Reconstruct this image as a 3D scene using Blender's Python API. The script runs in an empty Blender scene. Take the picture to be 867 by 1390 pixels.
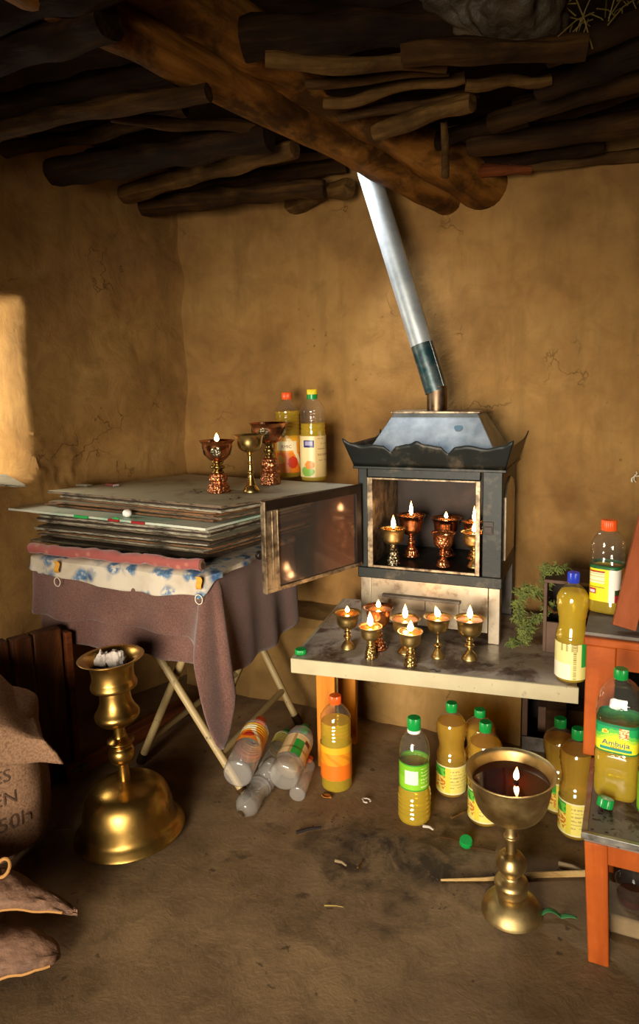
import bpy, math, random
from mathutils import Vector, Matrix, noise as mnoise
random.seed(7)
PI = math.pi
S = bpy.context.scene
COL = S.collection

# ------------------------------------------------------------------ camera geometry (metres; x along the back wall, y into the wall)
F_ = 950.0; CX = 433.5; CY = 650.0
PITCH = math.radians(8.1); YAW = math.radians(24.6); ROLL = math.radians(1.2)
CAM = Vector((1.465, -2.254, 1.25))
fw = Vector((-math.sin(YAW)*math.cos(PITCH), math.cos(YAW)*math.cos(PITCH), -math.sin(PITCH)))
r0 = Vector((math.cos(YAW), math.sin(YAW), 0)); u0 = r0.cross(fw)
rt = r0*math.cos(ROLL) - u0*math.sin(ROLL); up = u0*math.cos(ROLL) + r0*math.sin(ROLL)
def ray(x, y): return fw + rt*((x-CX)/F_) - up*((y-CY)/F_)
def G(x, y, z=0.0):
    d = ray(x, y); t = (z-CAM.z)/d.z; return CAM + d*t
def BW(x, y, Y):
    d = ray(x, y); t = (Y-CAM.y)/d.y; return CAM + d*t
def DP(x, y, t): return CAM + ray(x, y)*t
def pix(p):
    q = Vector(p)-CAM; z = q.dot(fw); return CX+F_*q.dot(rt)/z, CY-F_*q.dot(up)/z, z
def hz(x, y, py):
    lo, hi = -1., 3.
    for _ in range(40):
        m = (lo+hi)/2
        if pix((x, y, m))[1] > py: lo = m
        else: hi = m
    return lo
def depth(p): return (Vector(p)-CAM).dot(fw)

cd = bpy.data.cameras.new('camera'); cam = bpy.data.objects.new('camera', cd); COL.objects.link(cam)
M3 = Matrix((rt, up, -fw)).transposed()
cam.matrix_world = Matrix.Translation(CAM) @ M3.to_4x4()
cd.sensor_fit = 'VERTICAL'; cd.sensor_height = 36.0; cd.lens = F_/1390*36.0
cd.shift_y = -45.0/1390; cd.clip_start = .02; cd.clip_end = 60
S.camera = cam

# ------------------------------------------------------------------ colours and materials
def lin(c): return c/12.92 if c <= .04045 else ((c+.055)/1.055)**2.4
def H(h):
    h = h.lstrip('#'); return tuple(lin(int(h[i:i+2], 16)/255) for i in (0, 2, 4))
def col4(c):
    if isinstance(c, str): c = H(c)
    return (c[0], c[1], c[2], 1)

class NT:
    def __init__(s, name):
        s.m = bpy.data.materials.new(name); s.m.use_nodes = True
        s.t = s.m.node_tree; s.n = s.t.nodes; s.l = s.t.links
        s.b = s.n['Principled BSDF']; s.out = s.n['Material Output']
        s._co = None
    def link(s, a, b): s.l.new(a, b)
    def node(s, t, **k):
        n = s.n.new(t)
        for a, v in k.items(): setattr(n, a, v)
        return n
    def co(s, scale=(1, 1, 1), kind='Object'):
        if s._co is None: s._co = s.node('ShaderNodeTexCoord')
        m = s.node('ShaderNodeMapping'); m.inputs['Scale'].default_value = scale
        s.link(s._co.outputs[kind], m.inputs['Vector']); return m.outputs[0]
    def noise(s, sc, det=6, rough=.6, vec=None, dist=0.0):
        n = s.node('ShaderNodeTexNoise'); n.inputs['Scale'].default_value = sc
        n.inputs['Detail'].default_value = det; n.inputs['Roughness'].default_value = rough
        n.inputs['Distortion'].default_value = dist
        s.link(vec if vec is not None else s.co(), n.inputs['Vector']); return n.outputs['Fac']
    def voro(s, sc, feature='F1', vec=None, out='Distance', rnd=1.0):
        n = s.node('ShaderNodeTexVoronoi', feature=feature); n.inputs['Scale'].default_value = sc
        n.inputs['Randomness'].default_value = rnd
        s.link(vec if vec is not None else s.co(), n.inputs['Vector']); return n.outputs[out]
    def ramp(s, fac, stops, interp='LINEAR'):
        n = s.node('ShaderNodeValToRGB'); r = n.color_ramp; r.interpolation = interp
        while len(r.elements) < len(stops): r.elements.new(.5)
        for e, (p, c) in zip(r.elements, stops): e.position = p; e.color = col4(c)
        s.link(fac, n.inputs[0]); return n.outputs[0]
    def rampf(s, fac, a, b, va=0., vb=1.):
        n = s.node('ShaderNodeMapRange'); n.inputs[1].default_value = a; n.inputs[2].default_value = b
        n.inputs[3].default_value = va; n.inputs[4].default_value = vb; n.clamp = True
        s.link(fac, n.inputs[0]); return n.outputs[0]
    def mix(s, fac, a, b, mode='MIX'):
        n = s.node('ShaderNodeMix', data_type='RGBA', blend_type=mode)
        if isinstance(fac, (int, float)): n.inputs[0].default_value = fac
        else: s.link(fac, n.inputs[0])
        for i, v in ((6, a), (7, b)):
            if isinstance(v, (tuple, str)): n.inputs[i].default_value = col4(v)
            else: s.link(v, n.inputs[i])
        return n.outputs[2]
    def math(s, op, a, b=0.0):
        n = s.node('ShaderNodeMath', operation=op)
        for i, v in ((0, a), (1, b)):
            if isinstance(v, (int, float)): n.inputs[i].default_value = v
            else: s.link(v, n.inputs[i])
        return n.outputs[0]
    def bump(s, h, strength=.5, dist=.01):
        n = s.node('ShaderNodeBump'); n.inputs['Strength'].default_value = strength; n.inputs['Distance'].default_value = dist
        s.link(h, n.inputs['Height']); s.link(n.outputs[0], s.b.inputs['Normal']); return n
    def set(s, **k):
        for a, v in k.items():
            i = s.b.inputs[a.replace('_', ' ')]
            if hasattr(v, 'is_linked') or hasattr(v, 'links'): s.link(v, i)
            elif isinstance(v, (tuple, str)) : i.default_value = col4(v)
            else: i.default_value = v
        return s.m

def plain(name, c, rough=.6, metal=0., spec=.5):
    t = NT(name); return t.set(Base_Color=c, Roughness=rough, Metallic=metal, Specular_IOR_Level=spec)

def mud(name, base='#96703f', dark='#684a28', light='#ad8850', crack=1.0):
    t = NT(name); v = t.co()
    n1 = t.noise(2.2, 5, .6, v); n2 = t.noise(9, 8, .65, v, .6); n3 = t.noise(70, 4, .6, v)
    c = t.ramp(n1, [(.28, dark), (.5, base), (.75, light)])
    c = t.mix(t.rampf(n2, .45, .75, 0, .5), c, dark)
    streak = t.noise(3, 4, .6, t.co((5, 5, .8)))
    c = t.mix(t.rampf(streak, .5, .72, 0, .55), c, '#775931')
    # fine drying cracks, only in patches
    dv = t.node('ShaderNodeVectorMath', operation='ADD'); t.link(v, dv.inputs[0])
    nz = t.node('ShaderNodeTexNoise'); nz.inputs['Scale'].default_value = 7; nz.inputs['Detail'].default_value = 6; t.link(v, nz.inputs['Vector'])
    sc = t.node('ShaderNodeVectorMath', operation='SCALE'); t.link(nz.outputs['Color'], sc.inputs[0]); sc.inputs['Scale'].default_value = .35
    t.link(sc.outputs[0], dv.inputs[1])
    ed = t.voro(4.5, 'DISTANCE_TO_EDGE', dv.outputs[0])
    patch = t.rampf(t.noise(3.7, 3, .5, v), .60, .66)
    ck = t.math('MULTIPLY', t.rampf(ed, .0, .016, 1, 0), patch)
    c = t.mix(t.math('MULTIPLY', ck, .65*crack), c, '#3f2812')
    pit = t.rampf(t.voro(26, 'F1', v), .05, .16, 1, 0)
    pit = t.math('MULTIPLY', pit, t.rampf(t.noise(5, 3, .5, v), .58, .68))
    c = t.mix(t.math('MULTIPLY', pit, .5), c, '#4a3015')
    h = t.math('ADD', t.math('MULTIPLY', n2, .9), t.math('MULTIPLY', n3, .12))
    h = t.math('SUBTRACT', h, t.math('MULTIPLY', ck, .5*crack)); h = t.math('SUBTRACT', h, t.math('MULTIPLY', pit, .2))
    t.bump(h, .38, .025)
    return t.set(Base_Color=c, Roughness=.93, Specular_IOR_Level=.15)

def wood(name, a, b, c2, scale=(1.5, 14, 14), rough=.8, patch=None, bump=.8, ps=4):
    t = NT(name); v = t.co(scale)
    g = t.noise(1.6, 7, .62, v, .8); k = t.noise(ps, 6, .65, t.co((.6, 1, 1)), .4)
    c = t.ramp(g, [(.3, a), (.5, b), (.72, c2)])
    if patch: c = t.mix(t.rampf(k, .46, .60, 0, .85), c, patch)
    t.bump(t.math('ADD', g, t.math('MULTIPLY', k, .8)), bump, .014)
    return t.set(Base_Color=c, Roughness=rough, Specular_IOR_Level=.12)

def metal(name, a, b, rough=.25, ns=9, bs=.06, tarn=None):
    t = NT(name); v = t.co()
    n = t.noise(ns, 5, .6, v); n2 = t.noise(45, 3, .5, v)
    c = t.ramp(n, [(.35, a), (.7, b)])
    if tarn: c = t.mix(t.rampf(t.noise(ns*1.7, 6, .7, v), .5, .75, 0, .7), c, tarn)
    r = t.rampf(n, .3, .75, rough*.75, rough*1.5)
    t.bump(n2, bs, .002)
    return t.set(Base_Color=c, Metallic=1.0, Roughness=r)

M = {}
M['mud'] = mud('mud_wall')
M['mud_low'] = mud('mud_ledge', '#84663a', '#5a4225', '#96784a')
M['wood_dark'] = wood('dark_wood', '#140b04', '#2a190b', '#412b14', patch='#180e06')
M['wood_mid'] = wood('brown_wood', '#201307', '#3f2911', '#64451f', patch='#241507')
M['wood_light'] = wood('weathered_wood', '#332210', '#5e421f', '#846233', patch='#3a2610')
M['wood_beam'] = wood('beam_wood', '#3f240c', '#7d4f1c', '#a57336', (1.2, 7, 7), .6, patch='#2b190a', bump=.7, ps=7)
M['wood_red'] = wood('reddish_wood', '#2e1408', '#5f2f14', '#7c4420')
M['wood_panel'] = wood('old_door_wood', '#1c0e06', '#472712', '#7a4a20', (9, 9, 1.2), .55)
M['plank_ochre'] = wood('ochre_plank', '#9c5a1c', '#bd7526', '#cf8a38', (8, 8, 1.0), .5, bump=.12)
M['orange'] = wood('orange_paint', '#8c3f16', '#ab531f', '#bb622a', (6, 6, 1.5), .42, patch='#92441a', bump=.1)
M['plank_red'] = wood('red_brown_plank', '#7d3f22', '#9a5230', '#b06840', (4, 4, 1.5), .55, bump=.15)
M['inside_shade'] = plain('painted_recess_shade', '#1a100a', .9)  # near black colour stands for the shade inside the crate and box
M['brass'] = metal('brass', '#b89a5e', '#d4bb7e', .33, tarn='#9c8150')
M['brass_satin'] = metal('satin_brass', '#a88e5c', '#c4ae7a', .42, tarn='#92794c')
M['brass_old'] = metal('aged_brass', '#a07c3e', '#b89450', .3, 5, .05, tarn='#80602f')
M['gold'] = metal('polished_gold_brass', '#c8a458', '#dcc07c', .24)
M['copper'] = metal('copper', '#c07a50', '#d89468', .27, tarn='#96583a')
M['copper_ornate'] = (lambda t: (t.bump(t.voro(140, 'F1', t.co()), .7, .004), t.set(Base_Color=t.ramp(t.voro(140, 'F1', t.co()), [(.1, '#e0a078'), (.6, '#a8663f')]), Metallic=1., Roughness=.34))[1])(NT('chased_copper'))
M['brass_ornate'] = (lambda t: (t.bump(t.voro(150, 'F1', t.co()), .7, .004), t.set(Base_Color=t.ramp(t.voro(150, 'F1', t.co()), [(.1, '#dcc078'), (.6, '#95784a')]), Metallic=1., Roughness=.34))[1])(NT('chased_brass'))
M['silver_ornate'] = (lambda t: (t.bump(t.voro(150, 'F1', t.co()), .9, .004), t.set(Base_Color=t.ramp(t.voro(150, 'F1', t.co()), [(.1, '#d8ccb0'), (.55, '#6e6450')]), Metallic=1., Roughness=.32))[1])(NT('chased_silver'))
M['antique'] = metal('dark_gold_collar', '#6e5a34', '#bfa468', .25, 60)
M['galv'] = (lambda t: (t.bump(t.noise(30, 3), .1, .003), t.set(Base_Color=t.mix(t.rampf(t.noise(7, 5, .65), .52, .7, 0, .7), t.ramp(t.noise(18, 4), [(.3, '#747b80'), (.7, '#9aa1a5')]), '#4f6470'), Metallic=.4, Roughness=.42))[1])(NT('galvanised_tin'))
M['galv_pipe'] = (lambda t: (t.bump(t.noise(30, 3), .08, .003), t.set(Base_Color=t.ramp(t.noise(14, 4), [(.3, '#a4aeb4'), (.7, '#d2d9dc')]), Metallic=.6, Roughness=.45))[1])(NT('pale_pipe_tin'))
M['soot_pipe'] = (lambda t: t.set(Base_Color=t.mix(t.rampf(t.noise(16, 5), .45, .6), '#23444a', '#5e6a6c'), Metallic=.6, Roughness=.4))(NT('sooty_green_pipe'))
M['collar'] = metal('brown_burnt_collar', '#5a4636', '#86735e', .4, 20)
M['stove'] = (lambda t: (t.bump(t.noise(24, 5), .15, .004), t.set(Base_Color=t.mix(t.rampf(t.noise(11, 6, .7), .54, .68, 0, .8), t.ramp(t.noise(5, 4), [(.35, '#0b0e0d'), (.65, '#181e1b')]), '#51483a'), Metallic=.15, Roughness=.46, Specular_IOR_Level=.35))[1])(NT('worn_green_black_paint'))
M['stove_dark'] = (lambda t: t.set(Base_Color=t.ramp(t.noise(9, 5, .65), [(.35, '#100c0a'), (.7, '#33241c')]), Metallic=.5, Roughness=.45))(NT('sooty_iron'))
M['stove_in'] = (lambda t: t.set(Base_Color=t.ramp(t.noise(9, 5, .65), [(.35, '#140b07'), (.55, '#24150e'), (.75, '#3a261b')]), Metallic=.0, Roughness=.6, Specular_IOR_Level=.3))(NT('sooty_stove_lining'))
M['burnt_panel'] = (lambda t: (t.bump(t.noise(20, 4), .12, .003), t.set(Base_Color=t.mix(t.rampf(t.noise(16, 6, .75), .52, .68, 0, .85), t.ramp(t.noise(5, 4), [(.3, '#8d7f6b'), (.7, '#b3a793')]), '#5d412a'), Metallic=.55, Roughness=.32))[1])(NT('scorched_tin_panel'))
M['worn_edge'] = (lambda t: t.set(Base_Color=t.ramp(t.noise(22, 6, .7), [(.4, '#4b3c2c'), (.6, '#a08c70')]), Metallic=.6, Roughness=.4))(NT('worn_tin_edge'))
M['shelf_edge'] = (lambda t: t.set(Base_Color=t.mix(t.rampf(t.noise(24, 5, .7), .6, .7, 0, .7), t.ramp(t.noise(6, 3), [(.35, '#9f9373'), (.7, '#b3a886')]), '#4a3a26'), Roughness=.5))(NT('cream_edge_paint'))
M['shelf_top'] = (lambda t: t.set(Base_Color=t.mix(t.rampf(t.noise(7, 6, .7, None, .5), .49, .60, 0, .95), t.ramp(t.noise(4, 3), [(.35, '#9a8a78'), (.7, '#b6a896')]), t.ramp(t.noise(13, 5, .7), [(.35, '#2c1a14'), (.6, '#5b4034')])), Roughness=t.rampf(t.noise(7, 4), .4, .6, .25, .55)))(NT('greasy_laminate'))
M['step_top'] = (lambda t: t.set(Base_Color=t.mix(t.rampf(t.noise(22, 5, .7, None, .6), .54, .62, 0, .9), t.ramp(t.noise(9, 3), [(.3, '#5f5148'), (.7, '#83746a')]), '#351714'), Roughness=.4))(NT('stained_step_top'))
M['bench_top'] = (lambda t: t.set(Base_Color=t.ramp(t.noise(14, 5), [(.3, '#4f463e'), (.7, '#6f655b')]), Roughness=.6))(NT('grey_bench_top'))
M['alu'] = metal('aluminium_strip', '#8d8a84', '#b0aca4', .35, 20)
M['blanket'] = (lambda t: (t.bump(t.noise(320, 3, .7), .5, .003), t.set(Base_Color=t.ramp(t.math('ADD', t.math('MULTIPLY', t.noise(260, 2), .6), t.math('MULTIPLY', t.noise(6, 4), .4)), [(.3, '#4a3330'), (.5, '#64473f'), (.7, '#7a5b52')]), Roughness=.97, Sheen_Weight=.25, Specular_IOR_Level=.1))[1])(NT('brown_wool_blanket'))
M['pink'] = (lambda t: t.set(Base_Color=t.mix(t.rampf(t.voro(28, 'F1'), .12, .3, .55, 0), '#8f453e', '#b07c62'), Roughness=.8, Sheen_Weight=.3))(NT('pink_brocade'))
def floral():
    t = NT('blue_floral_cloth'); v = t.co((1, 1, 1))
    d = t.voro(17, 'F1', v); n = t.noise(26, 4, .6, v)
    blot = t.math('MULTIPLY', t.rampf(d, .34, .55, 1, 0), t.rampf(n, .42, .50))
    blot = t.math('MULTIPLY', blot, t.rampf(t.noise(7, 2, .5, v), .34, .44))
    c = t.mix(t.rampf(t.noise(5, 4), .4, .7), '#bdb2a0', '#9a8a74')
    c = t.mix(blot, c, t.ramp(n, [(.45, '#5f7f99'), (.6, '#2b4668')]))
    t.bump(t.noise(14, 4), .3, .01)
    return t.set(Base_Color=c, Roughness=.85)
M['floral'] = floral()
M['burlap'] = (lambda t: (t.bump(t.math('ADD', t.math('SINE', t.math('MULTIPLY', t.node('ShaderNodeSeparateXYZ').outputs[0], 1)), t.noise(220, 3)), .5, .003), t.set(Base_Color=t.ramp(t.noise(180, 3), [(.3, '#6c503c'), (.6, '#947258')]), Roughness=.95, Specular_IOR_Level=.1))[1])(NT('burlap'))
M['ink'] = plain('faded_ink', '#553d2c', .9)
M['card'] = (lambda t: (t.bump(t.noise(16, 6, .7), .6, .01), t.set(Base_Color=t.mix(t.rampf(t.noise(6, 6, .7), .5, .62, 0, .7), t.ramp(t.noise(8, 5, .6, t.co((3, 12, 12))), [(.3, '#5a3d2a'), (.6, '#84614a')]), '#40291a'), Roughness=.75))[1])(NT('brown_card'))
M['card_edge'] = plain('pale_card_edge', '#b58246', .8)
M['box_brown'] = (lambda t: t.set(Base_Color=t.ramp(t.noise(9, 5, .6), [(.3, '#3f2a1e'), (.6, '#5d4434')]), Roughness=.75))(NT('brown_box_wood'))
M['oldiron'] = metal('dull_grey_metal', '#4d4740', '#77706a', .5, 25)
M['wick'] = plain('charred_wick', '#1b100a', .95)
M['paper'] = plain('crumpled_white_paper', '#b9aea4', .8)
M['white'] = plain('white_enamel', '#efeae2', .35)
M['green_cap'] = plain('green_cap_plastic', '#0c8a3a', .32)
M['orange_cap'] = plain('orange_cap_plastic', '#e4571c', .32)
M['blue_cap'] = plain('blue_cap_plastic', '#1a36b4', .32)
M['yellow_cap'] = plain('yellow_cap_plastic', '#e6c81c', .35)
M['leaf'] = plain('green_strip', '#2d6b35', .6)
M['leaf_o'] = plain('dry_orange_leaf', '#b06a20', .7)
M['juniper'] = (lambda t: t.set(Base_Color=t.ramp(t.noise(40, 3), [(.3, '#3f4a1e'), (.7, '#77803a')]), Roughness=.8))(NT('juniper_green'))
M['straw'] = plain('dry_straw', '#8a7434', .7)
M['stick'] = wood('pale_stick', '#8a6a3c', '#b3935e', '#c9ad78', (2, 9, 9))
M['twine'] = plain('white_twine', '#d8cdb4', .8)
M['yellow_rib'] = plain('yellow_ribbon', '#c98f2a', .7)
M['cream_tube'] = (lambda t: t.set(Base_Color=t.mix(t.rampf(t.noise(40, 5, .7), .6, .68, 0, .8), '#a08a5e', '#4d3a22'), Roughness=.5))(NT('cream_painted_tube'))
M['sackplastic'] = (lambda t: (t.bump(t.noise(12, 5, .6), .6, .03), t.set(Base_Color=t.ramp(t.noise(6, 5), [(.3, '#342a1e'), (.7, '#594a36')]), Roughness=.6))[1])(NT('dusty_plastic_sheet'))
M['red_match'] = plain('dark_red_card', '#6a2a20', .6)
M['ash'] = plain('dark_debris', '#2c1c12', .9)
M['stone'] = (lambda t: (t.bump(t.noise(18, 5), .5, .01), t.set(Base_Color=t.ramp(t.noise(7, 5), [(.3, '#6d5a42'), (.7, '#97805c')]), Roughness=.9))[1])(NT('grey_stone'))

def board_mat(name, top, edge):
    t = NT(name); v = t.co()
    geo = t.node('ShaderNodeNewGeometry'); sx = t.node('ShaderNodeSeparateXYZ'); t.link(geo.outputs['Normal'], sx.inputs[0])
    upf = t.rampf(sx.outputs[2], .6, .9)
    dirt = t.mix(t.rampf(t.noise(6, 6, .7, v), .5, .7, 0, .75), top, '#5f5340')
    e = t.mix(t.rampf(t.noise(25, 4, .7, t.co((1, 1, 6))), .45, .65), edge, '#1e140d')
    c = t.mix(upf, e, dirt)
    return t.set(Base_Color=c, Roughness=.6)
BOARD = [board_mat('grey_board', '#b0a78e', '#6a5844'), board_mat('dark_board', '#6d6554', '#3a2b1f'), board_mat('rusty_board', '#8a7d68', '#7a5230'), board_mat('pale_board', '#b8b29e', '#98907c')]
def bigboard():
    t = NT('painted_board'); v = t.co()
    n = t.noise(3.2, 4, .6, v, .5)
    c = t.ramp(n, [(.3, '#c6c4b4'), (.5, '#b7bcab'), (.58, '#8fae98'), (.75, '#a9b7a4')])
    c = t.mix(t.rampf(t.noise(11, 5, .7, v), .6, .75, 0, .6), c, '#6d6a58')
    return t.set(Base_Color=c, Roughness=.45)
BIG = bigboard()
M['red_paint'] = plain('red_paint_edge', '#8c1f20', .5); M['green_paint'] = plain('green_paint', '#1f9a48', .5)

def butter(name, c, r=.08):
    t = NT(name); return t.set(Base_Color=c, Roughness=r, Coat_Weight=.6, Coat_Roughness=.03)
M['oil_dark'] = butter('dark_red_oil', '#3a0f08'); M['butter'] = butter('melted_butter', '#b86a20', .2)

def flame_mat():
    t = NT('flame'); t.n.remove(t.b)
    e = t.node('ShaderNodeEmission'); c = t._tc = t.node('ShaderNodeTexCoord'); s = t.node('ShaderNodeSeparateXYZ')
    t.link(c.outputs['Generated'], s.inputs[0])
    t.link(t.ramp(s.outputs[2], [(0, (1, .5, .16)), (.35, (1, .66, .34)), (.8, (1, .48, .14)), (1, (1, .25, .04))]), e.inputs[0])
    t.link(t.rampf(s.outputs[2], .55, 1.0, 42, 5), e.inputs[1])
    t.link(e.outputs[0], t.out.inputs[0]); return t.m
M['flame'] = flame_mat()

def pet(name, tint=(.985, .985, .98), base=.03, haze=.02, rough=.05, bumps=.25):
    t = NT(name); t.n.remove(t.b)
    tr = t.node('ShaderNodeBsdfTransparent'); tr.inputs[0].default_value = (*tint, 1)
    gl = t.node('ShaderNodeBsdfGlossy'); gl.inputs['Roughness'].default_value = rough
    df = t.node('ShaderNodeBsdfDiffuse'); df.inputs[0].default_value = (.8, .78, .72, 1)
    fr = t.node('ShaderNodeFresnel'); ge = t.node('ShaderNodeNewGeometry'); t.link(t.rampf(ge.outputs['Backfacing'], 0, 1, 1.45, 1/1.45), fr.inputs[0])
    nz = t.noise(30, 3); bp = t.node('ShaderNodeBump'); bp.inputs['Strength'].default_value = bumps; bp.inputs['Distance'].default_value = .004
    t.link(nz, bp.inputs['Height']); t.link(bp.outputs[0], fr.inputs['Normal']); t.link(bp.outputs[0], gl.inputs['Normal'])
    m0 = t.node('ShaderNodeMixShader'); m0.inputs[0].default_value = haze
    t.link(tr.outputs[0], m0.inputs[1]); t.link(df.outputs[0], m0.inputs[2])
    mx = t.node('ShaderNodeMixShader')
    t.link(t.math('ADD', fr.outputs[0], base), mx.inputs[0]); t.link(m0.outputs[0], mx.inputs[1]); t.link(gl.outputs[0], mx.inputs[2])
    t.link(mx.outputs[0], t.out.inputs[0]); return t.m
M['pet'] = pet('clear_pet')
M['pet_dirty'] = pet('dusty_crinkled_pet', (.95, .94, .92), .04, .16, .14)
M['glass'] = pet('smoked_glass', (.62, .44, .32), .02, .03, .08, .015)
def oil(name, c, tint, k=.42):
    # a clear tinted liquid with a little scatter
    t = NT(name); t.n.remove(t.b)
    tr = t.node('ShaderNodeBsdfTransparent'); tr.inputs[0].default_value = (*tint, 1)
    df = t.node('ShaderNodeBsdfDiffuse'); df.inputs[0].default_value = (*c, 1)
    tl = t.node('ShaderNodeBsdfTranslucent'); tl.inputs[0].default_value = (*c, 1)
    gl = t.node('ShaderNodeBsdfGlossy'); gl.inputs['Roughness'].default_value = .1
    a = t.node('ShaderNodeMixShader'); a.inputs[0].default_value = .5; t.link(df.outputs[0], a.inputs[1]); t.link(tl.outputs[0], a.inputs[2])
    b2 = t.node('ShaderNodeMixShader'); b2.inputs[0].default_value = k; t.link(tr.outputs[0], b2.inputs[1]); t.link(a.outputs[0], b2.inputs[2])
    c2 = t.node('ShaderNodeMixShader'); c2.inputs[0].default_value = .09; t.link(b2.outputs[0], c2.inputs[1]); t.link(gl.outputs[0], c2.inputs[2])
    t.link(c2.outputs[0], t.out.inputs[0]); return t.m
M['oil'] = oil('yellow_oil', (1.0, .74, .015), (.99, .86, .10), .55); M['oil_amber'] = oil('shaded_oil', (.95, .60, .015), (.97, .78, .09), .45)  # second oil is a darker copy, its shade put into the colour
def labelmat():
    t = NT('label_print'); a = t.node('ShaderNodeVertexColor'); a.layer_name = 'print'
    t.link(a.outputs[0], t.b.inputs['Base Color']); return t.set(Roughness=.4)
M['label'] = labelmat()

def floor_mat():
    t = NT('mud_floor'); v = t.co()
    n1 = t.noise(2.4, 6, .6, v); n2 = t.noise(14, 8, .7, v, .4); n3 = t.noise(90, 3, .6, v)
    c = t.ramp(n1, [(.3, '#604a34'), (.5, '#7e6446'), (.72, '#9a7e58')])
    c = t.mix(t.rampf(n2, .5, .72, 0, .55), c, '#4a3a26')
    sp = t.rampf(t.noise(27, 3, .5, v), .68, .72)
    c = t.mix(t.math('MULTIPLY', sp, .6), c, '#2a2016')
    tot = None
    sep = t.node('ShaderNodeVectorMath', operation='ADD'); t.link(v, sep.inputs[0])
    nz = t.node('ShaderNodeTexNoise'); nz.inputs['Scale'].default_value = 9; nz.inputs['Detail'].default_value = 5; t.link(v, nz.inputs['Vector'])
    sb = t.node('ShaderNodeVectorMath', operation='SUBTRACT'); t.link(nz.outputs['Color'], sb.inputs[0]); sb.inputs[1].default_value = (.5, .5, .5)
    sc = t.node('ShaderNodeVectorMath', operation='SCALE'); t.link(sb.outputs[0], sc.inputs[0]); sc.inputs['Scale'].default_value = .34
    t.link(sc.outputs[0], sep.inputs[1])
    for (px, py, r, k) in ((505, 1150, .17, .9), (470, 1195, .10, .8), (570, 1170, .15, .9), (610, 1125, .10, .7), (650, 1190, .09, .85), (440, 1130, .09, .6), (545, 1235, .08, .6), (425, 1255, .06, .5), (600, 1140, .13, .7), (400, 1225, .03, .8), (355, 1125, .04, .8), (330, 1160, .04, .7), (700, 1110, .14, .5)):
        p = G(px, py)
        d = t.node('ShaderNodeVectorMath', operation='DISTANCE'); t.link(sep.outputs[0], d.inputs[0]); d.inputs[1].default_value = (p.x, p.y, 0)
        m = t.rampf(d.outputs['Value'], r*.45, r, k, 0)
        tot = m if tot is None else t.math('MAXIMUM', tot, m)
    tot = t.math('MULTIPLY', tot, t.rampf(t.noise(11, 7, .7, v, .8), .40, .56, .25, 1)); c = t.mix(t.math('MULTIPLY', tot, .95), c, '#1f160e')
    h = t.math('ADD', n2, t.math('MULTIPLY', n3, .25)); t.bump(h, .28, .01)
    return t.set(Base_Color=c, Roughness=t.rampf(tot, 0, 1, .92, .55), Specular_IOR_Level=.25)
M['floor'] = floor_mat()
M['ceil'] = wood('roof_underside', '#120b06', '#2a1b0f', '#3d2917', (3, 3, 3), .95)

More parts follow.
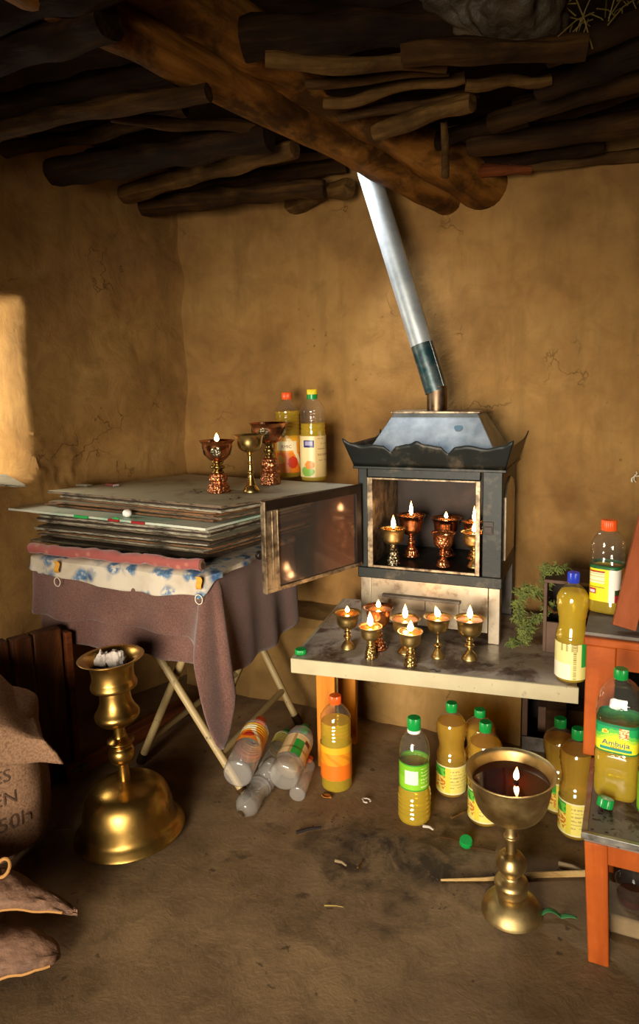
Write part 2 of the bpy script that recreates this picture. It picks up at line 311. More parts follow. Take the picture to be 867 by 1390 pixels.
# ------------------------------------------------------------------ mesh helpers
class MB:
    def __init__(s): s.v = []; s.f = []; s.c = None
    def add(s, vs, fs, mat=None):
        b = len(s.v)
        for p in vs:
            p = Vector(p); s.v.append(mat @ p if mat else p)
        s.f += [tuple(b+i for i in f) for f in fs]; return s
    def box(s, lo, hi, mat=None, taper=None):
        x0, y0, z0 = lo; x1, y1, z1 = hi
        vs = [(x0, y0, z0), (x1, y0, z0), (x1, y1, z0), (x0, y1, z0), (x0, y0, z1), (x1, y0, z1), (x1, y1, z1), (x0, y1, z1)]
        return s.add(vs, [(3, 2, 1, 0), (4, 5, 6, 7), (0, 1, 5, 4), (1, 2, 6, 5), (2, 3, 7, 6), (3, 0, 4, 7)], mat)
    def hexa(s, lo4, hi4):
        return s.add(list(lo4)+list(hi4), [(3, 2, 1, 0), (4, 5, 6, 7), (0, 1, 5, 4), (1, 2, 6, 5), (2, 3, 7, 6), (3, 0, 4, 7)])
    def prism(s, poly, z0, z1, mat=None):
        n = len(poly)
        vs = [(x, y, z0) for x, y in poly]+[(x, y, z1) for x, y in poly]
        fs = [tuple(range(n-1, -1, -1)), tuple(range(n, 2*n))]+[(i, (i+1) % n, n+(i+1) % n, n+i) for i in range(n)]
        return s.add(vs, fs, mat)
    def lathe(s, prof, seg=32, sq=0.0, mat=None, cap0=True, cap1=True, rfn=None):
        vs, fs = [], []
        for j, (r, z) in enumerate(prof):
            for i in range(seg):
                a = 2*PI*i/seg; k = 1.0
                if sq:
                    p = 2+sq*6; ca, sa = abs(math.cos(a)), abs(math.sin(a)); k = (ca**p+sa**p)**(-1/p)
                    k = 1+(k-1)
                if rfn: k *= rfn(a, j, z)
                vs.append((r*k*math.cos(a), r*k*math.sin(a), z))
        for j in range(len(prof)-1):
            for i in range(seg):
                a, b = j*seg+i, j*seg+(i+1) % seg
                fs.append((a, b, b+seg, a+seg))
        if cap0 and prof[0][0] > 1e-5: fs.append(tuple(range(seg-1, -1, -1)))
        if cap1 and prof[-1][0] > 1e-5: fs.append(tuple(range((len(prof)-1)*seg, len(prof)*seg)))
        return s.add(vs, fs, mat)
    def tube(s, pts, rad, seg=10, mat=None, cap=True, wob=0.0):
        pts = [Vector(p) for p in pts]; n = len(pts)
        if not isinstance(rad, (list, tuple)): rad = [rad]*n
        vs, fs = [], []; ref = None
        for j, p in enumerate(pts):
            d = (pts[min(j+1, n-1)]-pts[max(j-1, 0)]).normalized()
            if ref is None: ref = Vector((0, 0, 1)) if abs(d.z) < .9 else Vector((1, 0, 0))
            x = (ref-d*ref.dot(d)).normalized(); ref = x; y = d.cross(x)
            for i in range(seg):
                a = 2*PI*i/seg; k = 1+(wob*mnoise.noise(p*9+Vector((math.cos(a), math.sin(a), 0))*.9) if wob else 0)
                vs.append(p+(x*math.cos(a)+y*math.sin(a))*rad[j]*k)
        for j in range(n-1):
            for i in range(seg):
                a, b = j*seg+i, j*seg+(i+1) % seg; fs.append((a, b, b+seg, a+seg))
        if cap: fs.append(tuple(range(seg-1, -1, -1))); fs.append(tuple(range((n-1)*seg, n*seg)))
        return s.add(vs, fs, mat)
    def grid(s, fn, nu, nv, closed=False):
        b = len(s.v)
        for j in range(nv+1):
            for i in range(nu if closed else nu+1): s.v.append(Vector(fn(i/nu, j/nv)))
        w = nu if closed else nu+1
        for j in range(nv):
            for i in range(nu):
                i2 = (i+1) % w if closed else i+1
                s.f.append((b+j*w+i, b+j*w+i2, b+(j+1)*w+i2, b+(j+1)*w+i))
        return s
    def shift(s, d):
        d = Vector(d); s.v = [p+d for p in s.v]; return s
    def build(s, name, mat, parent=None, smooth=True, loc=None, rot=None, solid=0, bevel=0, angle=40, sub=0):
        me = bpy.data.meshes.new(name); me.from_pydata([tuple(p) for p in s.v], [], s.f); me.update()
        me.materials.append(mat)
        if smooth:
            me.polygons.foreach_set('use_smooth', [True]*len(me.polygons))
            try: me.set_sharp_from_angle(angle=math.radians(angle))
            except Exception: pass
        o = bpy.data.objects.new(name, me); COL.objects.link(o)
        if parent: o.parent = parent
        if loc is not None: o.location = loc
        if rot is not None: o.rotation_euler = rot
        if solid: m = o.modifiers.new('solid', 'SOLIDIFY'); m.thickness = solid; m.offset = 0
        if bevel: m = o.modifiers.new('bevel', 'BEVEL'); m.width = bevel; m.segments = 2; m.limit_method = 'ANGLE'; m.angle_limit = math.radians(40)
        if sub: m = o.modifiers.new('sub', 'SUBSURF'); m.levels = sub; m.render_levels = sub
        return o
def tag(o, label, cat, group=None, kind=None):
    o['label'] = label; o['category'] = cat
    if group: o['group'] = group
    if kind: o['kind'] = kind
    return o
def struct(o): o['kind'] = 'structure'; return o
def thing(name, label, cat, loc=(0, 0, 0), rotz=0, group=None, rot=None):
    o = bpy.data.objects.new(name, None); COL.objects.link(o); o.empty_display_size = .05
    o.location = loc; o.rotation_euler = rot if rot is not None else (0, 0, rotz)
    return tag(o, label, cat, group)
def R(d): return math.radians(d)
def sm(a, b, x):
    t = max(0, min(1, (x-a)/(b-a))); return t*t*(3-2*t)

#SETTING
WY = .28                      # back wall plane
def nz(p, f): return mnoise.noise(Vector(p)*f)
def fbm(p, f): return nz(p, f)+.5*nz(p, f*2.1)+.25*nz(p, f*4.3)
b = MB()
def bw(u, v):
    x = -.30+u*3.0; z = -.02+v*2.3
    d = .022*fbm((x, 3.3, z), 1.6)+.007*fbm((x, 9.1, z), 7)
    corner = .10*sm(.10, -.30, x)**2                      # soft rounded inner corner
    return (x, WY+d-corner, z)
b.grid(bw, 220, 160); struct(b.build('wall_back', M['mud']))
# left wall: runs from the corner outward to the near left, with a deep window opening
C0 = Vector((-.222, WY)); WD = Vector((-.36, -1)).normalized(); WN = Vector((WD.y, -WD.x)); WN = WN if WN.x < 0 else -WN   # WN: outward
S0, S1, Z0, Z1 = .755, 1.36, .925, 1.53
def lw(u, v):
    s = -.12+u*3.6; z = -.02+v*2.3
    nn = fbm((s, 5.5, z), 1.8)
    d = .022*nn+.007*fbm((s, 1.1, z), 7)
    e = .010*fbm((s*.3, 7.7, z), 5)+.003*fbm((s, 2.7, z), 14)
    win = sm(S0-.004+e, S0+.05+e, s)*sm(S1+.1, S1, s)*sm(Z0-.02+.2*e, Z0+.012+.2*e, z)*sm(Z1+.03+e, Z1-.02+e, z)
    d += .42*win
    d += .01*sm(.75, .2, z)*sm(0, .5, s)*-1.0
    rb = sm(.50, .66, s)*sm(1.12, .98, z)*sm(.80, .90, z)*sm(S0+.12, S0, s)+.5*sm(S0-.05, S0-.005, s)*sm(S0+.06, S0, s)*sm(Z1+.06, Z1, z)*sm(.85, .95, z)
    d += rb*(.015*nz((s, 4.2, z), 17)+.008*nz((s, 8.2, z), 46))
    corner = .10*sm(.16, -.12, s)**2
    p = C0+WD*s+WN*(d-corner); return (p.x, p.y, z)
b = MB(); b.grid(lw, 420, 230)
keep = []
for f in b.f:                                             # leave the far end of the window recess open
    c = sum((b.v[i] for i in f), Vector())/4; q = Vector((c.x, c.y))-C0
    if q.dot(WN) > .385: continue
    keep.append(f)
b.f = keep; struct(b.build('wall_left', M['mud'], angle=80))
# right and front walls (behind the camera), front wall with a doorway
b = MB(); b.grid(lambda u, v: (2.62+.02*fbm((2, u*4, v*2), 2), .34-u*4.2, -.02+v*2.3), 60, 40); struct(b.build('wall_right', M['mud']))
DX0, DX1, DZ = .55, 1.55, 1.75
b = MB()
for lo, hi in (((-2.0, -3.75, -.02), (DX0, -3.6, 2.25)), ((DX1, -3.75, -.02), (2.7, -3.6, 2.25)), ((DX0, -3.75, DZ), (DX1, -3.6, 2.25))): b.box(lo, hi)
struct(b.build('wall_front', M['mud'], smooth=False))
b = MB(); b.grid(lambda u, v: (-1.9+u*4.7, -3.9+v*4.5, .006*fbm((u*4.7, v*4.5, 1), 3)-.002), 160, 150); struct(b.build('floor', M['floor']))
b = MB(); b.grid(lambda u, v: (-2.0+u*4.8, -3.9+v*4.6, 2.10+.05*fbm((u*4.7, v*4.5, 4), 2.5)), 60, 60); struct(b.build('ceiling', M['ceil']))
# low mud ledge with stones along the foot of the back wall
b = MB()
def led(u, v):
    x = -.22+u*1.36
    prof = [(.30, .33), (.10, .33), (.065, .30), (.05, .2), (.045, .1), (.04, -.02)]
    k = v*(len(prof)-1); i = min(int(k), len(prof)-2); f = k-i
    y = prof[i][0]*(1-f)+prof[i+1][0]*f; z = prof[i][1]*(1-f)+prof[i+1][1]*f
    n = .02*fbm((x, z*1.5, 2.2), 5)
    return (x, y+n, z+(.012*fbm((x, y, 8), 6) if v < .5 else 0))
b.grid(led, 120, 40); b.add([led(1, j/10) for j in range(11)], [tuple(range(11))])
struct(b.build('trim_1', M['mud_low']))

#ROOF
def log(name, label, a, bb, ra, rb, mat, group='poles of the roof', crook=.02, cat='roof pole', flat=1.0, seg=18, rgh=.13, wob=.32):
    a = Vector(a); bb = Vector(bb); L = (bb-a).length; mid = (a+bb)/2
    n = max(8, int(L/.025)); sd = random.random()*50
    m = MB(); pts = []; rad = []
    for i in range(n+1):
        t = i/n
        pts.append((-L/2+L*t, crook*mnoise.noise(Vector((t*2.2, sd, 0))), crook*mnoise.noise(Vector((t*2.2, sd, 7)))))
        rad.append((ra+(rb-ra)*t)*(1+rgh*(mnoise.noise(Vector((t*L*6, sd, 3)))+.6*mnoise.noise(Vector((t*L*17, sd, 5))))))
    rad[0] *= .93; rad[-1] *= .93
    m.tube(pts, rad, seg, wob=wob)
    o = m.build(name, mat, loc=mid); o.rotation_mode = 'QUATERNION'
    o.rotation_quaternion = (bb-a).to_track_quat('X', 'Z'); o.scale = (1, 1, flat)
    return tag(o, label, cat, group)
def logpx(name, label, p, q, wpx, mat, z=1.93, z2=None, **k):
    a = G(*p, z); bb = G(*q, z2 if z2 else z)
    ra = wpx/2*depth(a)/F_; rb = wpx/2*depth(bb)/F_
    r_ = (ra+rb)/2
    if q[0] > 850: bb = bb+(bb-a).normalized()*.9
    if p[0] < 0: a = a+(a-bb).normalized()*.12
    return log(name, label, a, bb, r_, r_*.95, mat, **k)
# the two main beams run into the back wall above the stove
p1 = BW(622, 280, WY+.06); n1 = DP(130, 22, 1.50); d1 = (n1-p1)
log('roof_beam', 'lower left of the two round beams crossing to the back wall, smooth and orange brown', p1, p1+d1*1.5, .050, .053, M['wood_beam'], 'main beams', .008, 'beam', seg=24, rgh=.05, wob=.10)
p2 = BW(668, 258, WY+.05); n2 = DP(262, 10, 1.62); d2 = (n2-p2)
log('roof_beam', 'upper right round beam with knots, the thicker one ending in the wall beside a peg', p2, p2+d2*1.5, .076, .074, M['wood_beam'], 'main beams', .010, 'beam', seg=24, rgh=.06, wob=.12)
LOGS = [
 ('thick brown pole above the left wall, reaching behind the beams at its right end', (-40, 184), (285, 122), 26, 'wood_mid', 1.93),
 ('thin pole just under the thick brown pole, left of the beams', (150, 160), (345, 171), 18, 'wood_mid', 1.96),
 ('wide dark pole along the left wall top, with mud packed at its left end', (70, 236), (365, 186), 40, 'wood_dark', 1.93),
 ('pale split pole slanting from the left corner up to the beams', (168, 262), (400, 202), 28, 'wood_light', 1.93),
 ('dark pole lying lowest in the corner where the two walls meet', (192, 279), (440, 256), 28, 'wood_mid', 1.92),
 ('dark pole high at the left, nearly black, above the thick brown pole', (-40, 150), (235, 98), 36, 'wood_dark', 1.99),
 ('heavy black log in the upper left of the roof, near the lower beam', (-60, 92), (150, 30), 54, 'wood_dark', 1.98),
 ('short pale pole end poking out above the stove pipe, left of it', (392, 280), (474, 254), 26, 'wood_light', 1.92),
 ('squared ochre plank with a lighter patch, right of the thick beam', (360, 84), (606, 83), 24, 'wood_light', 1.95),
 ('thin pole directly below the squared ochre plank', (415, 116), (610, 98), 15, 'wood_mid', 1.95),
 ('pale crooked pole third below the squared plank', (440, 139), (632, 108), 17, 'wood_light', 1.95),
 ('dark thin pole between the pale crooked pole and the round ended pole', (460, 160), (650, 126), 15, 'wood_mid', 1.95),
 ('light pole with a round sawn end hanging over the wooden peg', (512, 181), (641, 138), 25, 'wood_light', 1.91),
 ('dark pole behind the wooden peg, running right from the thick beam', (520, 207), (720, 160), 24, 'wood_dark', 1.96),
 ('split grey pole starting right of the peg and rising to the right edge', (668, 172), (920, 92), 30, 'wood_mid', 1.93),
 ('knotted brown pole just above the reddish lath, right of the thick beam', (636, 204), (930, 156), 34, 'wood_mid', 1.93),
 ('dark slim pole above the right end of the back wall', (625, 228), (820, 197), 22, 'wood_dark', 1.94),
 ('lowest lath on the right part of the back wall, pale at its right end', (690, 226), (930, 208), 17, 'wood_light', 1.92),
 ('short reddish lath touching the thick beam above the back wall', (630, 232), (722, 228), 17, 'wood_red', 1.91),
 ('thick dark log at the upper right, under the straw', (735, 118), (940, 42), 46, 'wood_dark', 1.95),
 ('brown log with a rounded right end below the hanging grey bundle', (545, 78), (796, 62), 34, 'wood_mid', 1.93),
 ('stubby pale pole under the log with the rounded end', (632, 113), (748, 106), 17, 'wood_light', 1.94),
 ('grey brown log at the top right corner, beside the straw', (745, 72), (940, 0), 34, 'wood_mid', 1.97),
 ('black log at the top between the beams and the hanging bundle', (330, 56), (640, 30), 56, 'wood_dark', 2.02),
 ('black log at the very top left of the roof', (-60, 30), (190, -30), 56, 'wood_dark', 2.02),
 ('dark pole deep in the roof behind the two beams', (300, 130), (520, 96), 40, 'wood_dark', 2.03),
 ('dark pole deep in the roof above the left wall, under the nearly black pole', (-30, 216), (250, 146), 22, 'wood_mid', 2.02),
 ('dim pole in the corner above the pale split pole, left of the beams', (120, 216), (380, 205), 26, 'wood_dark', 2.02),
 ('dim pole above the lowest corner pole, running behind the lower beam', (235, 250), (470, 226), 22, 'wood_mid', 2.01),
 ('dim pole in the gap above the knotted brown pole at the right edge', (690, 198), (930, 132), 24, 'wood_dark', 2.02),
 ('dark pole in the gap over the split grey pole at the right edge', (700, 142), (930, 66), 28, 'wood_mid', 2.02),
 ('dim pole behind the peg between the thick beam and the split grey pole', (560, 232), (760, 182), 22, 'wood_mid', 2.02),
]
for lab, p, q, w, mt, z in LOGS:
    logpx('roof_pole', lab, p, q, w, M[mt], z, crook=.016)
# peg wedged between the thick beam and the pale pole
m = MB(); a = G(602, 165, 1.93); q = BW(604, 240, a.y+.22)
q = CAM+ray(604, 240)*(depth(a)*1.06); L = q-a
m.tube([Vector((0, 0, 0)), L*.5+Vector((.003, 0, 0)), L], [.009, .011, .012], 9, wob=.2)
tag(m.build('wooden_peg', M['wood_light'], loc=a), 'short upright wooden peg between the thick beam and the pale pole', 'peg')
# hanging bundle at the top
bc = DP(672, 18, 1.5); m = MB()
def ridge(p, f): return (1-abs(mnoise.noise(Vector(p)*f))*2)
def bun(u, v):
    th = u*2*PI; ph = v*PI
    x, y, z = math.sin(ph)*math.cos(th), math.sin(ph)*math.sin(th), math.cos(ph)
    q = (x*1.6+.4*nz((x, y, z), 2), y*1.6, z*.7)
    ps_ = math.sin(ph); k = 1+.26*fbm((x, y, z), 1.0)+ps_*.075*math.sin(11*th+7*nz((x*.8, y*.8, z*1.6), 1.3)+3*z)+.05*math.sin(9*z+5*nz((x, y, z+4), 1.4))+.03*ridge(q, 3.0)
    return (x*.14*k, y*.12*k, z*.075*k-.035*max(0, x+.3)*max(0, -z))
m.grid(bun, 150, 90, closed=True)
o = m.build('plastic_bundle', M['sackplastic'], loc=bc+Vector((0, 0, .03)), rot=(0, R(8), R(24))); tag(o, 'crumpled dusty grey plastic bundle stuffed between the roof poles', 'bundle')
# straw sticking out at the top right
m = MB(); sc = DP(790, 14, 1.5)
for i in range(46):
    p = Vector((random.uniform(-.11, .12), random.uniform(-.05, .05), random.uniform(-.02, .05)))
    d = Vector((random.uniform(-1, 1), random.uniform(-.6, .6), random.uniform(-.8, .35))).normalized()*random.uniform(.05, .11)
    m.tube([p, p+d*.5+Vector((0, 0, .008)), p+d], .0014, 4)
tag(m.build('straw', M['straw'], loc=sc), 'loose dry straw poking out beside the hanging bundle', 'straw', kind='stuff')

def densify(prof, k=3):
    out = []
    n = len(prof)
    for i in range(n-1):
        p0 = prof[max(i-1, 0)]; p1 = prof[i]; p2 = prof[i+1]; p3 = prof[min(i+2, n-1)]
        for j in range(k):
            t = j/k
            q = []
            for c in (0, 1):
                q.append(.5*((2*p1[c])+(-p0[c]+p2[c])*t+(2*p0[c]-5*p1[c]+4*p2[c]-p3[c])*t*t+(-p0[c]+3*p1[c]-3*p2[c]+p3[c])*t**3))
            out.append((max(q[0], 0.0005), q[1]))
    out.append(prof[-1]); return out

#LEFT TABLE
TZ = .70
tc = Vector((.022, -.358, 0)); tyaw = R(1)
t = thing('folding_table', 'folding table with crossed cream tube legs under a brown blanket', 'table', tc, tyaw)
TL, TW = .655, .50
MB().box((-TL/2, -TW/2, TZ-.045), (TL/2, TW/2, TZ-.012)).build('tabletop', M['wood_mid'], t, bevel=.004)
Ti = Matrix.Translation(tc) @ Matrix.Rotation(tyaw, 4, 'Z'); TI = Ti.inverted()
FA, FB, FC, FD = [TI @ G(*q) for q in ((334, 1086), (192, 1036), (405, 985), (312, 940))]
for f0, xt in ((FA, -.07), (FB, .29), (FC, .03), (FD, .29)):
    top = Vector((xt, f0.y+.01*(1 if f0.y < 0 else -1), TZ-.05))
    f0 = Vector((f0.x, f0.y, .012))
    m = MB(); m.tube([f0, f0.lerp(top, .5), top], .0125, 12)
    lg = m.build('leg', M['cream_tube'], t)
    e = (top-f0).normalized(); m = MB(); m.tube([f0-e*.008, f0+e*.03], .0155, 12); m.build('foot_cap', M['wood_dark'], lg)
def onleg(f0, xt, k):
    return Vector((f0.x, f0.y, .012)).lerp(Vector((xt, f0.y, TZ-.05)), k)
for (a, xa, c, xc, k) in ((FA, -.07, FC, .03, .18), (FB, .29, FD, .29, .12)):
    m = MB(); m.tube([onleg(a, xa, k), onleg(c, xc, k)], .011, 12); m.build('crossbar', M['cream_tube'], t)

def skirt_path(hx, hy, rc, n=150):
    """left side, front, right side of a rounded rectangle: points with outward normals and a running length"""
    out = []
    def seg(a, b2, nrm, k):
        for i in range(k): out.append((a.lerp(b2, i/k), nrm))
    def arc(c, a0, a1, k):
        for i in range(k):
            a = a0+(a1-a0)*i/k; d = Vector((math.cos(a), math.sin(a))); out.append((c+d*rc, d))
    seg(Vector((-hx, hy)), Vector((-hx, -hy+rc)), Vector((-1, 0)), 50)
    arc(Vector((-hx+rc, -hy+rc)), PI, 1.5*PI, 24)
    seg(Vector((-hx+rc, -hy)), Vector((hx-rc, -hy)), Vector((0, -1)), 90)
    arc(Vector((hx-rc, -hy+rc)), 1.5*PI, 2*PI, 40)
    seg(Vector((hx, -hy+rc)), Vector((hx, hy)), Vector((1, 0)), 80)
    out.append((Vector((hx, hy)), Vector((1, 0)))); return out
SEGL = (0, 50, 74, 164, 204, 284)
def skirt(hx, hy, rc, length, off, flare, rip, rows=26, z0=0.0, top=True):
    P = skirt_path(hx, hy, rc); m = MB(); n = len(P)
    def pos(i, w):
        p, d = P[i]; Ln, fl, rp = length(i), flare(i), rip(i)
        wob = rp*math.sin(i*.23)*.6+rp*nz((i*.045, 1.7, w*.6), 1.0)*1.2
        o2 = off+(fl*w**1.2+wob*w)*1.0
        drop = Ln*w+.0
        edge = min(1, w*8)
        return (p.x+d.x*o2*edge, p.y+d.y*o2*edge, z0-drop)
    for j in range(rows+1):
        for i in range(n): m.v.append(Vector(pos(i, j/rows)))
    for j in range(rows):
        for i in range(n-1): m.f.append((j*n+i, j*n+i+1, (j+1)*n+i+1, (j+1)*n+i))
    if top:
        b0 = len(m.v); m.v.append(Vector((0, 0, z0)))
        for i in range(n-1): m.f.append((b0, i+1, i))
        m.f.append((b0, 0, n-1))
    return m
def peak(i, c, w): return math.exp(-((i-c)/w)**2)
bl = thing('wool_blanket', 'brown wool blanket draped over the folding table with a long hanging corner', 'blanket', tc+Vector((0, 0, TZ)), tyaw)
def len1(i):
    base = .185 if i < 164 else .33-.02*(i-204)/80
    if 164 <= i < 204: base = .185+.145*sm(164, 200, i)
    return base+.225*peak(i, 181, 10)+.018*nz((i*.05, 3, 0), 1)
mm = skirt(TL/2+.012, TW/2+.012, .03, lambda i: len1(i), .010, lambda i: .012+.085*peak(i, 182, 15), lambda i: .012+.03*peak(i, 184, 20))
mm.build('outer_fold', M['blanket'], bl, solid=.004)
def len2(i):
    base = .272 if i < 164 else .30
    return base+.14*peak(i, 190, 12)+.006*nz((i*.08, 8, 0), 1)
mm = skirt(TL/2+.006, TW/2+.006, .03, lambda i: len2(i), .004, lambda i: .004+.06*peak(i, 188, 14), lambda i: .010, z0=-.003)
mm.build('under_fold', M['blanket'], bl, solid=.004)
fl = thing('floral_cloth', 'white cloth with blue flowers spread over the blanket, under the stack of boards', 'cloth', tc+Vector((0, 0, TZ+.006)), tyaw)
def len3(i):
    if i < 74: return .05*sm(20, 70, i)
    if i < 164: return .066+.012*math.sin(i*.06)+.006*nz((i*.1, 2, 0), 1)
    return max(.014, .07-.055*sm(166, 195, i))
mm = skirt(TL/2+.008, TW/2+.008, .03, len3, .02, lambda i: .006, lambda i: .012, rows=12)
mm.build('cloth', M['floral'], fl, solid=.003)
# pink roll along the front edge
a = G(42, 744, .724); q = G(274, 767, .724); m = MB(); d = q-a; n = 40
pts = [a+d*(i/n)-a+Vector((0, 0, .004*math.sin(i*.5)*random.random())) for i in range(n+1)]
m.tube(pts, [.0165+.0015*math.sin(i*1.3) for i in range(n+1)], 16, wob=.12)
m.v = [Vector((p.x, p.y, (p.z-d.z*0)*1.0+.003*fbm((p.x*3, p.y*3, 4), 9))) for p in m.v]; rl = m.build('rolled_cloth', M['pink'], loc=a); tag(rl, 'rolled pink patterned cloth squeezed under the front of the board stack', 'cloth roll')
m = MB(); e = d.normalized()
for rr in (.013, .009, .005): m.tube([d-e*.004, d+e*.003], rr, 14)
m.build('roll_end', M['card'], rl)
# yellow ribbons with wire rings
for (px, py, lab) in ((46, 776, 'yellow ribbon tag with a wire ring hanging at the left end of the floral cloth'), (288, 778, 'yellow ribbon tag with a wire ring hanging at the front corner of the table')):
    # stands just in front of the cloth's front fall
    pt = G(px, py, TZ-.005); 
    loc = TI @ pt; loc.y = -TW/2-.052; loc = Ti @ Vector((loc.x, loc.y, TZ-.012))
    t2 = thing('ribbon_tag', lab, 'tag', loc, tyaw, 'ribbon tags')
    m = MB(); m.grid(lambda u, v: ((u-.5)*.018+.004*math.sin(v*3), .004*math.sin(v*7), -.036*v+.016), 6, 12); m.build('ribbon', M['yellow_rib'], t2, solid=.002)
    m = MB(); m.tube([(.012*math.sin(a2), 0, -.036-.014*(1-math.cos(a2))) for a2 in [2*PI*i/24 for i in range(25)]], .0012, 6, cap=False); m.build('ring', M['twine'], t2)

# the stack of thin boards
z = TZ+.012; zs = []
nlow = 13; nup = 6
order = ['lowest', 'second', 'third', 'fourth', 'fifth', 'sixth', 'seventh', 'eighth', 'ninth', 'tenth', 'eleventh', 'twelfth', 'thirteenth']
FRb = Vector((.292, -.515)); 
def board(lab, fr, yaw, w, dpt, z0, th, mat, warp=.004, skew=0.0):
    u = Vector((math.cos(yaw), math.sin(yaw))); v = Vector((-math.sin(yaw-skew), math.cos(yaw-skew)))
    c = fr-u*(w/2)+v*(dpt/2); m = MB(); sd = random.random()*20
    nx, ny = 16, 12; top = []; bot = []
    def f(a, b2, dz): 
        p = u*((a-.5)*w)+v*((b2-.5)*dpt)
        j = .003*nz((a*9, b2*9, sd), 1) if (a in (0, 1) or b2 in (0, 1)) else 0
        return (p.x+j, p.y+j, warp*nz((a*1.5, b2*1.5, sd), 1)*.0+dz)
    for dz in (0, th):
        for j in range(ny+1):
            for i in range(nx+1): m.v.append(Vector(f(i/nx, j/ny, dz)))
    N = (nx+1)*(ny+1)
    for j in range(ny):
        for i in range(nx):
            q = j*(nx+1)+i; m.f.append((q+N, q+1+N, q+nx+2+N, q+nx+1+N)); m.f.append((q+nx+1, q+nx+2, q+1, q))
    ring = [j for j in range(nx+1)]+[(j+1)*(nx+1)+nx for j in range(ny)]+[ny*(nx+1)+i for i in range(nx-1, -1, -1)]+[j*(nx+1) for j in range(ny-1, 0, -1)]
    for i in range(len(ring)):
        a, b2 = ring[i], ring[(i+1) % len(ring)]; m.f.append((a, b2, b2+N, a+N))
    o = m.build('board', mat, loc=(c.x, c.y, z0), angle=30); tag(o, lab, 'board', 'stacked boards'); return o
for k in range(nlow):
    th = random.choice((.0045, .006, .007)); gap = random.choice((.002, .004, .006))
    w = .715+random.uniform(-.03, .02); fr = FRb+Vector((random.uniform(-.014, .018)+.001*k, random.uniform(-.018, .012)))
    board('thin dirty board in the table stack under the wide painted board, %s from the bottom' % order[k] if k else 'thin dirty board lying lowest in the table stack, on the floral cloth', fr, R(-3+random.uniform(-3, 3)), w, .50+random.uniform(-.02, .02), z, th, BOARD[random.choice((0, 1, 2, 2, 3))], skew=R(10))
    z += th+gap*.6
zb = max(z, .822)
z = zb
bb = board('wide pale green and white painted board jutting out to the left from the stack', Vector((.335, -.585)), R(-4), .885, .52, z, .007, BIG, skew=R(8))
BU = Vector((math.cos(R(-4)), math.sin(R(-4)), 0)); BV = Vector((-math.sin(R(-12)), math.cos(R(-12)), 0))
for a0, a1, mt in ((.57, .62, 'red_paint'), (.68, .74, 'red_paint'), (.40, .47, 'green_paint')):
    f0, f1 = [BU*((a-.5)*.885)-BV*(.26+.0045) for a in (a0, a1)]; up_ = Vector((0, 0, .0074)); dn = Vector((0, 0, -.0004)); bk = BV*.006
    m = MB(); m.hexa([f0+dn, f1+dn, f1+bk+dn, f0+bk+dn], [f0+up_, f1+up_, f1+bk+up_, f0+bk+up_]); m.build('paint_mark', M[mt], bb)
BIGZ = z+.007
z += .0095
for k in range(nup):
    th = random.choice((.005, .006, .007))
    w = .71+random.uniform(-.03, .04); fr = Vector((.325, -.505))+Vector((random.uniform(-.014, .014), random.uniform(-.012, .012)))
    lab = 'thin board between the topmost board and the wide painted one, %s above the painted' % ['first', 'second', 'third', 'fourth', 'fifth', 'sixth'][k]
    board(lab, fr, R(-5+random.uniform(-2, 2)), w, .52, z, th, BOARD[random.choice((0, 1, 2, 3))], skew=R(14))
    z += th+.0012
z += .001
TOPZ = z+.008
board('topmost grey dusty board of the table stack, carrying cups and bottles', Vector((.342, -.505)), R(-5), .765, .56, z, .008, BOARD[0], skew=R(20))
print('TOPZ', TOPZ)
# things on the painted board
def small(name, mat, m, loc, label, cat, rotz=0, group=None, bevel=0): 
    return tag(m.build(name, mat, loc=loc, rot=(0, 0, rotz), bevel=bevel), label, cat, group)
p = G(173, 702, BIGZ); m = MB(); m.lathe([(a_*1.35, b_*1.35) for a_, b_ in densify([(.0005, 0), (.007, .0015), (.0105, .006), (.0105, .012), (.007, .0165), (.0005, .018)], 4)], 24)
small('white_ball', M['white'], m, (p.x, p.y, BIGZ+.0005), 'small white ball lying at the edge of the painted board', 'ball')
p = G(157, 706, BIGZ); m = MB(); m.tube([(-.012, 0, .004), (0, .004, .005), (.014, -.001, .004)], [.002, .004, .002], 8)
small('green_scrap', M['green_paint'], m, p, 'green plastic scrap beside the white ball', 'scrap')
p = G(152, 660, TOPZ); 
mb = thing('matchbox', 'small dark red matchbox on the topmost board', 'matchbox', (p.x, p.y, TOPZ+.0005), R(-14))
MB().box((-.022, -.013, 0), (.022, .013, .010)).build('sleeve', M['red_match'], mb, bevel=.001)
MB().box((.022, -.011, .0015), (.026, .011, .0085)).build('tray', M['paper'], mb)
p = G(114, 660, TOPZ); m = MB(); m.box((-.03, -.012, 0), (.03, .012, .007))
small('card_slip', BOARD[3], m, (p.x, p.y, TOPZ+.0005), 'pale flat card slip beside the matchbox', 'card', R(-6), bevel=.001)
m = MB()
for (px, py, n, sx) in ((262, 668, 26, .09), (320, 676, 14, .05), (300, 650, 10, .08)):
    c = G(px, py, TOPZ)
    for _ in range(n):
        q = Vector((c.x+random.gauss(0, sx*.4), c.y+random.gauss(0, .025), TOPZ)); s = random.uniform(.0015, .005)
        m.add([q+Vector((s*random.uniform(-1.4, 1.4), s*random.uniform(-1, 1), 0)) for _ in range(3)]+[q+Vector((0, 0, s*.8))], [(0, 1, 3), (1, 2, 3), (2, 0, 3), (0, 2, 1)])
tag(m.build('crumbs', M['ash'], smooth=False), 'dark crumbs of burnt wick scattered on the topmost board', 'crumbs', kind='stuff')
# thin pale board lying on the window sill
c = G(10, 655, .955); m = MB(); m.prism([(-.20, -.07), (.105, -.02), (.11, .0), (-.2, .10)], 0, .006)
small('sill_board', BOARD[3], m, (c.x-.02, c.y+.015, .948), 'thin pale board resting on the window sill', 'board', R(-14))

